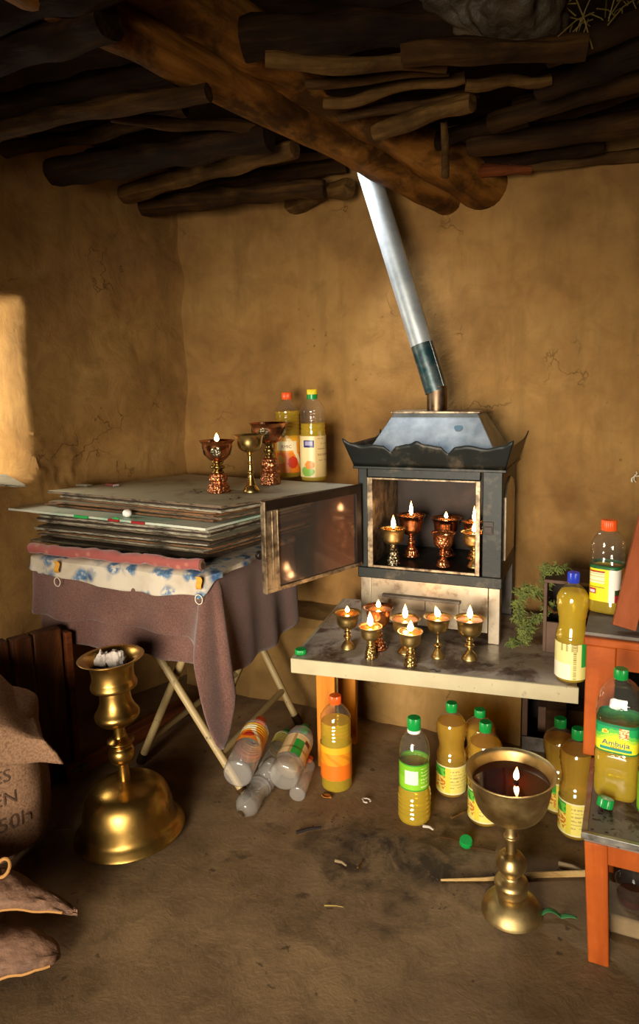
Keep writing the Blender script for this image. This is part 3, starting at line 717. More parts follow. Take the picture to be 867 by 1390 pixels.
#LAMPS
def flame_part(parent, z, h, r, lean=0.0, name='flame'):
    m = MB()
    prof = [(0, 0), (.45, .05), (.85, .16), (1., .28), (.92, .42), (.66, .62), (.36, .80), (.14, .93), (0, 1.)]
    m.lathe([(a*r, b2*h) for a, b2 in prof], 14)
    m.v = [Vector((p.x+lean*(p.z/h)**2*h, p.y, p.z)) for p in m.v]
    o = m.build('flame', M['flame'], parent, loc=(0, 0, z)); return o
# each kind: bowl outline (r/rim radius, z/height), stem outline, base outline, materials (bowl, stem, base)
KIND = {
 'ornate_copper': dict(bowl=[(.16, .58), (.42, .62), (.66, .70), (.80, .82), (.86, .93), (.98, .985), (1.03, 1.0)],
    stem=[(.30, .36), (.36, .40), (.26, .43), (.40, .47), (.42, .51), (.26, .54), (.34, .57), (.36, .60), (.2, .62)],
    base=[(.64, 0), (.66, .03), (.60, .07), (.62, .11), (.50, .17), (.44, .20), (.52, .235), (.50, .29), (.44, .33), (.46, .35), (.3, .375)], mats=('copper', 'antique', 'copper_ornate')),
 'big_copper': dict(bowl=[(.14, .66), (.40, .68), (.70, .74), (.84, .84), (.88, .93), (.98, .985), (1.04, 1.0)],
    stem=[(.24, .42), (.30, .45), (.20, .49), (.27, .52), (.29, .57), (.20, .60), (.22, .65), (.28, .67), (.14, .69)],
    base=[(.53, 0), (.54, .02), (.50, .08), (.50, .18), (.53, .20), (.40, .23), (.44, .28), (.48, .33), (.42, .38), (.36, .42), (.2, .435)], mats=('copper', 'antique', 'copper_ornate')),
 'goblet': dict(bowl=[(.14, .68), (.30, .70), (.62, .74), (.78, .82), (.84, .92), (.95, .985), (1.02, 1.)],
    stem=[(.32, .12), (.22, .22), (.17, .30), (.22, .34), (.16, .38), (.15, .48), (.19, .51), (.14, .54), (.14, .63), (.18, .66), (.13, .69)],
    base=[(.55, 0), (.56, .02), (.52, .05), (.42, .09), (.32, .125), (.2, .13)], mats=('brass', 'gold', 'gold')),
 'brass': dict(bowl=[(.14, .54), (.44, .56), (.70, .64), (.79, .76), (.82, .88), (.94, .97), (1.02, 1.0)],
    stem=[(.14, .24), (.18, .27), (.30, .31), (.31, .35), (.18, .39), (.24, .43), (.25, .46), (.13, .49), (.12, .54), (.22, .56), (.1, .57)],
    base=[(.52, 0), (.53, .03), (.49, .06), (.40, .12), (.30, .17), (.20, .21), (.12, .25)], mats=('brass', 'brass', 'brass')),
 'brass_slim': dict(bowl=[(.10, .60), (.34, .62), (.62, .69), (.75, .80), (.80, .90), (.94, .975), (1.02, 1.0)],
    stem=[(.14, .22), (.24, .27), (.27, .31), (.16, .36), (.10, .40), (.08, .46), (.08, .57), (.14, .60), (.08, .62)],
    base=[(.46, 0), (.47, .03), (.44, .06), (.32, .12), (.22, .18), (.12, .23)], mats=('brass', 'gold', 'brass')),
 'brass_knob': dict(bowl=[(.18, .56), (.50, .58), (.74, .66), (.80, .78), (.84, .90), (.94, .975), (1.0, 1.0)],
    stem=[(.26, .38), (.34, .42), (.30, .46), (.24, .48), (.30, .51), (.28, .55), (.1, .57)],
    base=[(.50, 0), (.52, .03), (.46, .06), (.46, .14), (.42, .22), (.34, .28), (.36, .32), (.32, .37), (.2, .39)], mats=('brass', 'brass', 'brass_ornate')),
 'copper_small': dict(bowl=[(.14, .52), (.48, .55), (.72, .64), (.80, .78), (.86, .90), (.98, .975), (1.05, 1.0)],
    stem=[(.14, .26), (.26, .31), (.28, .35), (.18, .40), (.24, .44), (.14, .48), (.22, .53), (.1, .54)],
    base=[(.54, 0), (.56, .03), (.48, .07), (.46, .13), (.32, .19), (.26, .23), (.12, .27)], mats=('copper', 'copper', 'copper_ornate')),
}
def lamp(kind, label, px, py, rimy, wpx, z0, flame=None, fill='butter', rotz=0, cat='butter lamp', name='butter_lamp', group='butter lamps', lean=0, mats=None, medal=False, loc=None, foff=0.0):
    K = KIND[kind]; c = loc if loc is not None else G(px, py, z0)
    hh = hz(c.x, c.y, rimy)-z0; rr = wpx/2*depth((c.x, c.y, z0+hh))/F_/1.03
    mt = mats or K['mats']
    t = thing(name, label, cat, (c.x, c.y, z0+.0006), rotz, group)
    P = lambda L: [(a*rr, b2*hh) for a, b2 in densify(L, 4)]
    bo = P(K['bowl']); th = .035*rr+.0012
    inner = [(max(r-th, .0004), z+ (th if i < len(bo)*.5 else th*.4)) for i, (r, z) in enumerate(bo)]
    inner = [q for q in inner if q[1] < bo[-1][1]-.0002]
    prof = [(.0004, bo[0][1])]+bo+list(reversed(inner))+[(.0004, inner[0][1])]
    m = MB(); m.lathe(prof, 40); bowl = m.build('bowl', M[mt[0]], t, angle=50)
    m = MB(); m.lathe(P(K['stem']), 28); m.build('stem', M[mt[1]], t, angle=60)
    m = MB(); fl2 = (lambda a, j, z: 1+.03*math.cos(a*14)) if 'ornate' in mt[2] else None
    m.lathe(P(K['base']), 56 if fl2 else 32, rfn=fl2); m.build('base', M[mt[2]], t, angle=60)
    if fill:
        # a disc of butter a little below the rim
        zf = hh*.955; ri = [r for r, z in inner if z <= zf]; rf = (max(ri) if ri else rr*.8)*1.0
        m = MB(); m.lathe([(rf*.97, zf-.002), (rf*.99, zf), (.0005, zf+.0004)], 32, cap1=False); m.build('butter', M[fill], t)
    else: zf = hh*.8
    if flame:
        fh, fr = flame
        w = MB(); w.tube([(0, 0, zf-.003), (.0005, 0, zf+.004), (.001, 0, zf+.010)], [.0022, .002, .0012], 7); w.build('wick', M['wick'], t)
        flame_part(t, zf+.004, fh, fr, lean)
    if medal:
        # round chased medallions on the flank of the bowl
        for a in (0, PI/2, PI, 1.5*PI):
            i0 = [i for i, q in enumerate(bo) if q[1] >= hh*(.80 if kind == 'ornate_copper' else .85)][0]
            r1, z1 = bo[i0]
            m = MB(); R0 = rr*.29
            def fn(u, v, a=a):
                ang = u*2*PI; q = v*R0; y = q*math.cos(ang); dz = q*math.sin(ang)
                zz = z1-.02*hh+dz; rb = min(bo, key=lambda s: abs(s[1]-zz))[0]
                rb = max(rb, rr*.2); th2 = a+y/max(rb, .01)
                k = rb+.0018+(.0012 if .75 < v < .95 else 0)
                return (k*math.cos(th2), k*math.sin(th2), zz)
            m.grid(fn, 28, 6, closed=True); o = m.build('medallion', M['silver_ornate'], bowl)
    return t
BD = TOPZ
lamp('ornate_copper', 'lit copper butter lamp with silver medallions, at the left on the stacked boards', 297, 668, 598, 49, BD, (.030, .0075), rotz=R(28), medal=True)
lamp('goblet', 'plain slender brass goblet between the two copper lamps on the boards', 341, 668, 590, 43, BD, None, None, cat='goblet', name='brass_goblet', group=None)
lamp('big_copper', 'large unlit copper butter lamp with medallions, beside the bottles on the boards', 367, 657, 574, 54, BD, None, None, rotz=R(10), medal=True)
SZ = .42
SH = [
 ('brass', 'lit brass butter lamp leftmost on the low table, nearest the open stove door', 472, 880, 831, 38, (.022, .0065), 0),
 ('brass_knob', 'lit brass butter lamp with a ribbed foot, front left on the low table', 503, 893, 850, 34, (.045, .009), .1),
 ('copper_small', 'lit copper butter lamp behind the ribbed brass lamps on the low table', 514, 881, 824, 41, (.026, .007), 0),
 ('brass', 'lit brass butter lamp half hidden behind the front ribbed lamp on the low table', 550, 886, 839, 43, (.046, .008), .0),
 ('brass_knob', 'lit brass butter lamp with a ribbed foot, nearest the front edge of the low table', 557, 903, 857, 36, (.036, .009), -.1),
 ('brass_slim', 'lit brass butter lamp on a thin stem, second from the right on the low table', 594, 893, 837, 40, (.034, .009), -.25),
 ('brass', 'lit brass butter lamp rightmost on the low table, by the stove foot', 637, 895, 839, 43, (.042, .008), 0),
]
for k, lab, px, py, ry, w, fl_, ln in SH: lamp(k, lab, px, py, ry, w, SZ, fl_, lean=ln, rotz=random.random()*3)
IZ = .643
SI = [
 ('copper_small', 'lit copper butter lamp at the back left inside the stove', 558, 755, 699, 40, (.052, .0065), None, .0),
 ('brass_knob', 'lit butter lamp with a grey silvery foot, front left inside the stove', 534, 766, 717, 37, (.046, .0075), ('brass', 'silver_ornate', 'silver_ornate'), 0),
 ('copper_small', 'lit wide copper butter lamp at the back middle inside the stove', 605, 754, 703, 42, (.024, .006), None, 0),
 ('copper_small', 'small chased copper butter lamp, front middle inside the stove', 601, 769, 723, 34, None, ('copper_ornate', 'copper', 'copper_ornate'), 0),
 ('copper_small', 'lit copper butter lamp at the back right inside the stove', 643, 759, 708, 34, (.056, .006), None, 0),
 ('brass', 'lit brass butter lamp, front right inside the stove', 643, 770, 722, 37, (.036, .0075), None, .05),
]
for k, lab, px, py, ry, w, fl_, mts, ln in SI: lamp(k, lab, px, py, ry, w, IZ, fl_, mats=mts, lean=ln, rotz=random.random()*3)

#STOVE
sp = Vector((1.097, -.135, SZ)); syaw = R(2)
st = thing('lamp_stove', 'old tin stove cabinet with open glass door, hood and slanting chimney pipe', 'stove', sp, syaw)
W, Dp = .452, .33          # local: x from -W to 0, y from 0 to Dp, z from 0
Z = lambda z: z-SZ
# legs
for (x0, y0) in ((-.035, 0), (-W, 0), (-.035, Dp-.03), (-W, Dp-.03)):
    m = MB(); m.box((x0, y0, 0), (x0+.035, y0+.03, Z(.605))); m.build('leg', M['burnt_panel'] if y0 == 0 else M['oldiron'], st, bevel=.002)
# scorched drawer front below the cabinet
m = MB(); m.box((-W+.004, .004, .032), (-.037, .012, Z(.603))); m.build('lower_panel', M['burnt_panel'], st, bevel=.001)
m = MB(); m.box((-.375, -.016, .122), (-.12, .004, .131)); m.build('drawer_rail', M['oldiron'], st, bevel=.001); m = MB(); m.box((-.370, -.003, .085), (-.235, .004, .121)); m.box((-.232, -.006, .085), (-.125, .004, .121)); m.build('drawer_strip', M['burnt_panel'], st, bevel=.001)
# cabinet shell: floor, back, left side, right side with a cut panel, top
cz0, cz1 = Z(.605), Z(.970)
m = MB(); m.box((-W, .0, cz0), (0, Dp, cz0+.032)); m.build('cabinet_floor', M['stove'], st, bevel=.003)
m = MB(); m.box((-W, Dp-.01, cz0+.032), (0, Dp, cz1)); m.box((-W, .012, cz1-.01), (0, Dp-.01, cz1)); m.box((-W, .012, cz0+.032), (-W+.01, Dp-.01, cz1-.01))
m.build('lining', M['stove_in'], st)
m = MB(); m.box((-W+.03, .02, cz0+.032), (-W+.036, Dp-.02, cz1-.04)); m.build('side_lining', M['worn_edge'], st)
m = MB(); m.box((-.012, .012, cz0+.032), (0, Dp, cz1)); rs = m.build('side_panel', M['stove'], st)
m = MB()  # raised ogee moulding and inset of the right side
m.prism([(.06, .05), (.27, .05), (.27, .25), (.235, .285), (.165, .305), (.095, .285), (.06, .25)], 0, .006, Matrix(((0, 0, 1, .0), (1, 0, 0, 0), (0, 1, 0, cz0+.02), (0, 0, 0, 1))))
m.build('side_inset', M['burnt_panel'], rs)
# front frame around the opening
fr_ = MB()
fr_.box((-W-.003, -.006, cz0), (-W+.028, .012, cz1)); fr_.box((-.056, -.006, cz0), (.004, .012, cz1))
fr_.box((-W+.028, -.006, cz1-.036), (-.062, .012, cz1)); fr_.box((-W-.006, -.012, cz0-.004), (.007, .012, cz0+.032))
fr_.build('front_frame', M['stove'], st, bevel=.003)
ed = MB()
ed.box((-W+.028, -.009, cz0+.032), (-W+.046, .0, cz1-.036)); ed.box((-.076, -.009, cz0+.032), (-.062, .0, cz1-.036)); ed.box((-W+.046, -.009, cz0+.032), (-.076, .0, cz0+.040)); ed.box((-W+.046, -.009, cz1-.042), (-.076, .0, cz1-.036))
ed.build('opening_rim', M['worn_edge'], st, bevel=.001)
m = MB(); m.box((-.052, -.009, cz0+.165), (-.022, -.004, cz0+.205)); m.box((-.049, -.0115, cz0+.17), (-.025, -.009, cz0+.19)); m.build('latch_plate', M['stove_dark'], st, bevel=.001)
# flared cornice with an ogee skyline, on the front and both sides
def cornice_face(p0, p1, q0, q1, n, lobes):
    """bottom edge p0-p1, top edge q0-q1; the top follows a row of ogee arches"""
    m = MB(); p0, p1, q0, q1 = map(Vector, (p0, p1, q0, q1))
    pts = lobes
    def sky(u):
        for (a, x), (b2, y) in zip(pts, pts[1:]):
            if a <= u <= b2: k = (u-a)/(b2-a); k = k*k*(3-2*k) if min(x, y) > .7 else k; return x+(y-x)*k
        return pts[-1][1]
    m.grid(lambda u, v: p0.lerp(p1, u).lerp(q0.lerp(q1, u), v*sky(u)), n, 6); return m
o_, hgt = .030, .085
zb_ = Z(.972); zt_ = zb_+hgt
A0 = (-W-.012, -.016, zb_); A1 = (.012, -.016, zb_); B0 = (-W-.04, -.045, zt_); B1 = (.036, -.045, zt_)
A2 = (.012, Dp+.0, zb_); B2 = (.036, Dp+.03, zt_); A3 = (-W-.012, Dp, zb_); B3 = (-W-.04, Dp+.03, zt_)
cr = cornice_face(A0, A1, B0, B1, 160, [(0, 1.06), (.04, .90), (.10, .79), (.18, .84), (.245, .80), (.285, .56), (.325, .79), (.41, .88), (.455, 1.0), (.50, .88), (.60, .79), (.64, .54), (.68, .80), (.75, .86), (.86, .76), (.95, .88), (1, 1.06)]).build('front_cornice', M['stove'], st, solid=.003)
cornice_face(A1, A2, B1, B2, 80, [(0, 1.06), (.08, .86), (.2, .8), (.8, .8), (.92, .86), (1, 1.04)]).build('side_cornice', M['stove'], st, solid=.003)
cornice_face(A3, A0, B3, B0, 80, [(0, 1.06), (.08, .86), (.2, .8), (.8, .8), (.92, .86), (1, 1.04)]).build('side_cornice', M['stove'], st, solid=.003)
m = MB(); m.box((-W-.016, -.020, zb_-.010), (.016, Dp, zb_)); m.build('ledge_moulding', M['stove'], st, bevel=.002)
# tin hood: four sloped sheets and a flat top
hb = zb_+.004; ht = Z(1.135)
lo = [(-W+.0, .0, hb), (-.0, .0, hb), (-.0, Dp-.01, hb), (-W+.0, Dp-.01, hb)]
hi = [(-W+.085, .115, ht), (-.095, .115, ht), (-.095, Dp-.075, ht), (-W+.085, Dp-.075, ht)]
m = MB(); m.hexa(lo, hi); hd = m.build('hood', M['galv'], st, smooth=False, bevel=.002)
m = MB(); m.box((-W+.075, .105, ht-.002), (-.086, Dp-.065, ht+.004)); m.build('hood_plate', M['worn_edge'], hd, bevel=.001)
# a dark blotch and a second one on the front slope of the hood
def on_hood(x, k): 
    p = Vector((x, 0, hb)).lerp(Vector((x, .115, ht)), k); nrm = Vector((0, -(ht-hb), .115)).normalized(); return p+nrm*.0012
for x, k, r_ in ((-.148, .70, .013), (-.128, .28, .017)):
    m = MB(); tt = Vector((0, .115, ht-hb)).normalized()
    c = on_hood(x, k)
    vs = [c+Vector((1, 0, 0))*r_*math.cos(a)*(1+.15*math.sin(3*a))+tt*r_*math.sin(a)*(1+.2*math.cos(2*a)) for a in [2*PI*i/22 for i in range(22)]]
    m.add(vs, [tuple(range(22))]); m.build('paint_blotch', plain('slate_blue_blotch', '#3e5a68' if k > .5 else '#3a3f45', .5), hd)
# pipe: collar, then the long slanting pipe up into the roof
SM = Matrix.Translation(sp) @ Matrix.Rotation(syaw, 4, 'Z'); SI_ = SM.inverted()
ccen = Vector((-.212, .175, ht)); 
wc = SM @ ccen; dcol = depth(wc)
c0 = SI_ @ BW(593, 560, wc.y); c0.z = ht+.002
wy = (SM @ c0).y
c1 = SI_ @ BW(592, 524, wy)
m = MB(); m.lathe([(.0335, 0), (.0335, c1.z-c0.z)], 28, mat=Matrix.Translation(c0)); m.build('pipe_collar', M['collar'], st)
c1b = c1-Vector((0, 0, .018)); topw = SI_ @ DP(511, 268, 2.34)
dirp = (topw-c1b); k = .24
m = MB(); rp = .037
m.tube([c1b, c1b+dirp*k], rp, 28, cap=False)
pp = m.build('chimney_pipe', M['soot_pipe'], st)
m = MB(); m.tube([c1b+dirp*k, c1b+dirp*1.25], rp+.0006, 28, cap=False); m.build('upper_pipe', M['galv_pipe'], pp)
m = MB(); e = dirp.normalized(); side = Vector((.9, -.45, 0)).normalized()
m.tube([c1b+dirp*.02+side*rp*1.0, c1b+dirp*1.2+side*rp*1.0], .0022, 6); m.build('pipe_seam', M['galv_pipe'], pp)
# open glazed door, hinged at the left of the opening
hinge = SI_ @ Vector((.655, -.172, .65)); dyaw = R(250)-syaw
dr = bpy.data.objects.new('door', None); COL.objects.link(dr); dr.parent = st; dr.location = (hinge.x, hinge.y, Z(.645)); dr.rotation_euler = (0, 0, dyaw)
DLn, DH = .415, .268
m = MB(); m.box((0, -.006, DH-.028), (DLn, .006, DH)); m.build('frame_rail', M['stove_dark'], dr, bevel=.001)
m = MB(); m.box((0, -.006, 0), (DLn, .006, .012)); m.build('frame_rail', M['worn_edge'], dr, bevel=.001)
m = MB(); m.box((0, -.006, .012), (.026, .006, DH-.028)); m.build('frame_stile', M['stove_dark'], dr, bevel=.001)
m = MB(); m.box((DLn-.052, -.006, .012), (DLn, .006, DH-.028)); m.box((DLn-.030, -.0085, .004), (DLn-.026, .0085, DH-.03)); m.box((DLn-.052, -.008, .004), (DLn-.047, .008, DH-.03)); m.box((DLn-.004, -.009, .0), (DLn+.002, .009, DH)); m.build('frame_stile', M['worn_edge'], dr, bevel=.001)
m = MB(); m.box((.02, -.0015, .008), (DLn-.045, .0015, DH-.02)); m.build('glass_pane', M['glass'], dr)
m = MB(); m.lathe([(.010, 0), (.013, .004), (.013, .012), (.008, .018), (0.0005, .02)], 16, mat=Matrix.Translation((DLn+.004, -.008, DH*.42)) @ Matrix.Rotation(R(90), 4, 'X')); m.build('knob', M['stove_dark'], dr)

#LOW TABLE
FL_ = G(394, 894, SZ); FRr = G(790, 935, SZ); ax = (FRr-FL_).normalized(); lyaw = math.atan2(ax.y, ax.x)
lt = thing('low_table', 'low table with a cream edge and greasy top, carrying the stove and the butter lamps', 'table', (FL_.x, FL_.y, 0), lyaw)
LL, LW = .815, .60
m = MB(); m.box((.004, .004, SZ-.03), (LL-.004, LW, SZ)); m.build('tabletop', M['shelf_top'], lt)
m = MB(); m.box((0, 0, SZ-.045), (LL, .010, SZ+.0008)); m.box((0, .010, SZ-.045), (.010, LW, SZ+.0008)); m.build('edge_band', M['shelf_edge'], lt, bevel=.002)
LM = Matrix.Translation(Vector((FL_.x, FL_.y, 0))) @ Matrix.Rotation(lyaw, 4, 'Z'); LI = LM.inverted()
lf = LI @ G(429, 1050)
for i, (x0, y0, mt) in enumerate(((.035, .135, 'plank_ochre'), (.06, .30, 'plank_ochre'), (LL-.075, .32, 'wood_dark'))):
    m = MB(); m.box((x0, y0, 0), (x0+.062, y0+.025, SZ-.032)); m.build('leg', M[mt], lt, bevel=.003)
m = MB(); m.box((.05, .07, .0), (.058, .24, .09)); 
# stone block under the leg
p = G(422, 1058); m = MB(); 
def stn(u, v):
    th = u*2*PI; ph = v*PI; x, y, z = math.sin(ph)*math.cos(th), math.sin(ph)*math.sin(th), math.cos(ph)
    k = 1+.18*fbm((x, y, z), 1.3); f = lambda q: math.copysign(abs(q)**.6, q); return (f(x)*.04*k, f(y)*.028*k, f(z)*.018*k)
m.grid(stn, 24, 14, closed=True); tag(m.build('flat_stone', M['stone'], loc=(p.x-.065, p.y+.03, .018), rot=(0, 0, R(30))), 'flat grey stone on the floor left of the low table leg', 'stone')

for (px, py, lab) in ((590, 912, 'charred wick scrap at the front of the low table, under the thin stemmed lamp'), (660, 905, 'charred wick scrap at the front of the low table, right of the lamps')):
    c = G(px, py, SZ); m = MB(); m.tube([(-.016, 0, .002), (-.004, .006, .0035), (.006, -.003, .0025), (.017, .004, .002)], [.0012, .002, .002, .001], 7)
    tag(m.build('wick_scrap', M['wick'], loc=c+Vector((0, 0, .0012))), lab, 'wick scrap', 'wick scraps')

#BOTTLES
def paintmesh(name, parent, prof_r, z0, z1, fn, seg=96, rows=40, sq=0.0, a0=0.0, a1=1.0):
    """label sleeve: fn(u,v)->hex colour, u around (0.5 is the side facing local -y), v up"""
    m = MB(); n = int(seg*(a1-a0))
    def P(u, v):
        uu = a0+(a1-a0)*u; a = -PI/2+(uu-.5)*2*PI; k = 1.0
        if sq: p = 2+sq*6; k = (abs(math.cos(a))**p+abs(math.sin(a))**p)**(-1/p)
        z = z0+(z1-z0)*v; r = prof_r(z)*k+.0007
        return (r*math.cos(a), r*math.sin(a), z)
    m.grid(P, n, rows); o = m.build(name, M['label'], parent)
    me = o.data; ca = me.color_attributes.new('print', 'FLOAT_COLOR', 'CORNER')
    cols = []
    for j in range(rows):
        for i in range(n):
            c = H(fn(a0+(a1-a0)*(i+.5)/n, (j+.5)/rows)); cols += [c[0], c[1], c[2], 1.0]*4
    ca.data.foreach_set('color', cols); return o
def wraptext(txt, parent, r, zc, size, mat, ucen=.5, sq=0.0, bold=.0):
    cu = bpy.data.curves.new('t', 'FONT'); cu.body = txt; cu.size = size; cu.align_x = 'CENTER'; cu.align_y = 'CENTER'; cu.offset = bold; cu.resolution_u = 3
    ob = bpy.data.objects.new('t', cu); COL.objects.link(ob)
    bpy.context.view_layer.update()
    me = bpy.data.meshes.new_from_object(ob.evaluated_get(bpy.context.evaluated_depsgraph_get())); bpy.data.objects.remove(ob)
    for v in me.vertices:
        a = -PI/2+(ucen-.5)*2*PI+v.co.x/r; k = 1.
        if sq: p = 2+sq*6; k = (abs(math.cos(a))**p+abs(math.sin(a))**p)**(-1/p)
        rr = r*k+.0014
        v.co = Vector((rr*math.cos(a), rr*math.sin(a), zc+v.co.y))
    me.materials.clear(); me.materials.append(mat)
    o = bpy.data.objects.new('lettering', me); COL.objects.link(o); o.parent = parent; return o
def prof_interp(P):
    def f(z):
        for (r0_, z0_), (r1_, z1_) in zip(P, P[1:]):
            if z0_ <= z <= z1_: return r0_+(r1_-r0_)*(z-z0_)/max(z1_-z0_, 1e-6)
        return P[-1][0]
    return f
def ribs(z0, z1, n, r, dip):
    out = []
    for i in range(n):
        a = z0+(z1-z0)*i/n; s_ = (z1-z0)/n
        out += [(r, a+.05*s_), (r, a+.45*s_), (r-dip, a+.6*s_), (r-dip, a+.85*s_)]
    return out
# outline of each bottle kind, (radius/R, height/H), up to the neck
BK = {
 'waist': [(.70, 0), (.9, .008), (1., .03), (1., .365), (.95, .385), (1.01, .405), (1.0, .425), (.92, .435), (.96, .455), (.88, .475), (.86, .50), (.83, .53), (.86, .56), (.84, .575), (.92, .61), (.90, .63), (.98, .66), (.95, .68), (1.03, .71), (.98, .735), (1.02, .765), (.94, .80), (.76, .84), (.52, .875), (.34, .895), (.31, .92)],
 'cone': [(.8, 0), (.95, .008), (1., .03), (1., .50), (.96, .52), (.96, .545)]+ribs(.55, .74, 5, .96, .03)+[(.98, .755), (.97, .78), (.80, .83), (.52, .885), (.36, .905), (.33, .93)],
 'green_mid': [(.82, 0), (.97, .01), (1.02, .04)]+ribs(.06, .28, 5, 1.02, .05)+[(1.0, .30), (.90, .335), (.90, .60), (.95, .625), (.95, .68), (.90, .75), (.72, .815), (.48, .86), (.36, .875), (.34, .90)],
 'dome': [(.84, 0), (.97, .012), (1.02, .05), (1.02, .16), (.99, .18), (1.02, .2), (1.02, .35), (.97, .37), (.97, .615), (1.0, .63), (1.01, .68), (.97, .75), (.86, .82), (.66, .87), (.42, .905), (.28, .92), (.27, .935)],
 'square': [(.86, 0), (.97, .012), (1., .04), (1., .13), (.97, .145), (.97, .52), (1., .53), (1.0, .56), (.94, .58), (.98, .6), (.98, .63), (.9, .65), (.99, .68), (.99, .72), (.96, .76), (.80, .82), (.56, .865), (.44, .88), (.42, .90)],
}
def bottle(label, kind, loc, Hh, Rr, cap, fill=.5, lab=None, rotz=0, rot=None, oilm='oil', sq=0.0, group='oil bottles', capz=None, text=(), caplabel=None, name='oil_bottle', cap2=None, capless=False, shell='pet'):
    P = [(r*Rr, z*Hh) for r, z in BK[kind]]; f = prof_interp(P); neck = P[-1][1]
    t = thing(name, label, 'bottle', loc, rotz, group, rot)
    m = MB(); m.lathe(P, 48 if sq else 36, sq, cap1=False); m.build('shell', M[shell], t, angle=70)
    if fill > 0:
        zf = fill*Hh; Q = []
        for r, z in P:
            if z < zf: Q.append((r-.0016, max(z, .0018)))
        Q.append((f(zf)-.0016, zf)); m = MB(); m.lathe(Q, 48 if sq else 36, sq); m.build('oil', M[oilm], t, angle=70)
    if not capless:
        cr_ = P[-1][0]*1.16; m = MB()
        knurl = lambda a, j, z: 1+.025*math.cos(a*30)
        cz = neck-.004*Hh/.3
        m.lathe([(cr_*.96, cz), (cr_, cz+.001), (cr_, Hh*.992), (cr_*.93, Hh), (.0005, Hh)], 60, rfn=knurl, cap1=False)
        cp = m.build('cap', M[cap], t)
        if cap2: m = MB(); m.lathe([(cr_*1.04, cz-.008), (cr_*1.06, cz-.006), (cr_*1.06, cz+(.010 if cap2 == 'green_cap' else .001))], 40); m.build('cap_ring', M[cap2], t)
    m = MB(); m.lathe([(P[-1][0]*1.15, neck-.012*Hh/.3), (P[-1][0]*1.3, neck-.010*Hh/.3), (P[-1][0]*1.15, neck-.008*Hh/.3)], 28, cap0=False, cap1=False); m.build('neck_ring', M['pet'], t)
    if lab:
        z0, z1, fn = lab[:3]; a = lab[3:] if len(lab) > 3 else (0., 1.)
        lo_ = paintmesh('label', t, f, z0*Hh, z1*Hh, fn, sq=sq, a0=a[0], a1=a[1])
        for (tx, zc, size, mt, uc) in text: wraptext(tx, lo_, f(zc*Hh), zc*Hh, size*Rr, M[mt], uc, sq)
    return t
def nhash(a, b2): return mnoise.noise(Vector((a, b2, 3.7)))
def lab_sun(green=.36):
    def fn(u, v):
        if v > .95 or v < .04: return '#d8cf9a'
        if u < green:
            if v > .62: return '#2e8a2c' if nhash(u*16, v*9) < .2 else '#63b23c'
            if v > .14 and nhash(u*38, v*14) > -.05: return '#b4642a' if nhash(u*70, v*25) > 0 else '#d49a3a'
            return '#d9cb60'
        if u < green+.05: return '#c9b83e'
        d = (u*97 % 1); 
        if .15 < v < .86 and int(v*26) % 3 == 0 and nhash(u*60, v*26) > -.1: return '#a7975a'
        return '#d6c766'
    return fn
def lab_orange(u, v):
    if v > .93: return '#d8a02a'
    x = (u-.5)/.14; y = (v-.72)/.13
    if abs(x) < 1 and abs(y) < 1: return '#efe2b6'
    if ((u-.42)/.1)**2+((v-.34)/.2)**2 < 1: return '#e8742a' if ((u-.42)/.06)**2+((v-.36)/.11)**2 > 1 else '#f0b040'
    if ((u-.58)/.07)**2+((v-.28)/.16)**2 < 1: return '#c8361a'
    if .60 < u+.25*(v-.5) < .66: return '#f2dca6'
    return '#e8801c' if v < .55 else ('#ee9a22' if v < .8 else '#e6a82a')
def lab_faded(u, v):
    if v > .80: return '#d9a020'
    if v > .45: return '#dd8a1c' if math.sin((u*40+v*18)) > -.5 else '#c87a18'
    return '#d96a18'
def lab_cream(u, v):
    x = (u-.44)/.07; y = (v-.82)/.09
    if abs(x) < 1 and abs(y) < 1: return '#2b2a66' if (abs(x) > .7 or abs(y) > .6) else '#9a94b8'
    if ((u-.45)/.06)**2+((v-.3)/.1)**2 < 1: return '#d98a3a'
    if ((u-.42)/.09)**2+((v-.14)/.12)**2 < 1: return '#7fae4a'
    if u > .55 and int(v*30) % 4 == 0 and .3 < v < .95 and u < .74 and nhash(u*50, v*30) > -.2: return '#a8895a'
    return '#e0cd96' if u < .52 else '#d2b478'
def lab_green(u, v):
    if v > .94 or v < .05: return '#3a8c2a'
    if .40 < u < .54 and .25 < v < .78: return '#cfcfc4'
    if u > .57 and int(v*22) % 3 == 0 and v < .85 and nhash(u*60, v*22) > -.15: return '#c8e08a'
    return '#6fae22' if v > .5 else '#7fbb2a'
def lab_amb(u, v):
    if v > .90: return '#0b7a4e'
    if v < .055: return '#0f7d3c'
    if .10 < v < .20 and .40 < u < .60: return '#1f8f7e'
    if abs(u-.556)<.03 and .55 < v < .93: return '#ead9a0' if nhash(u*90, v*30) < .1 else '#d0622e'
    if ((u-.425)/.02)**2+((v-.72)/.08)**2 < 1: return '#e9d84a' if ((u-.425)/.011)**2+((v-.72)/.045)**2 > 1 else '#e39a20'
    g = (v+.12*math.sin(u*22)+.06*nhash(u*30, v*8))
    return '#17a05a' if g > .74 else ('#5fc04a' if g > .60 else ('#a6d23a' if g > .50 else '#e2de2c'))
def lab_yellow(u, v):
    if v > .90: return '#1b5a2e'
    if u > .56:
        if v < .34 and u > .61: return '#a01f28' if v < .2 else '#2d3f1e'
        return '#e4ddd0' if u < .70 else '#c9862c'
    if .36 < u < .52:
        if .80 < v < .86: return '#a83a1e'
        if .50 < v < .79: return '#f0e9b8' if int(v*44) % 3 else '#c9b86a'
        if .20 < v < .34 and u < .44: return '#a81f40' if (u < .375 or u > .425 or v < .23 or v > .31) else '#e8c8c8'
        if .38 < v < .40: return '#8a6a1a'
    return '#f0d81c'
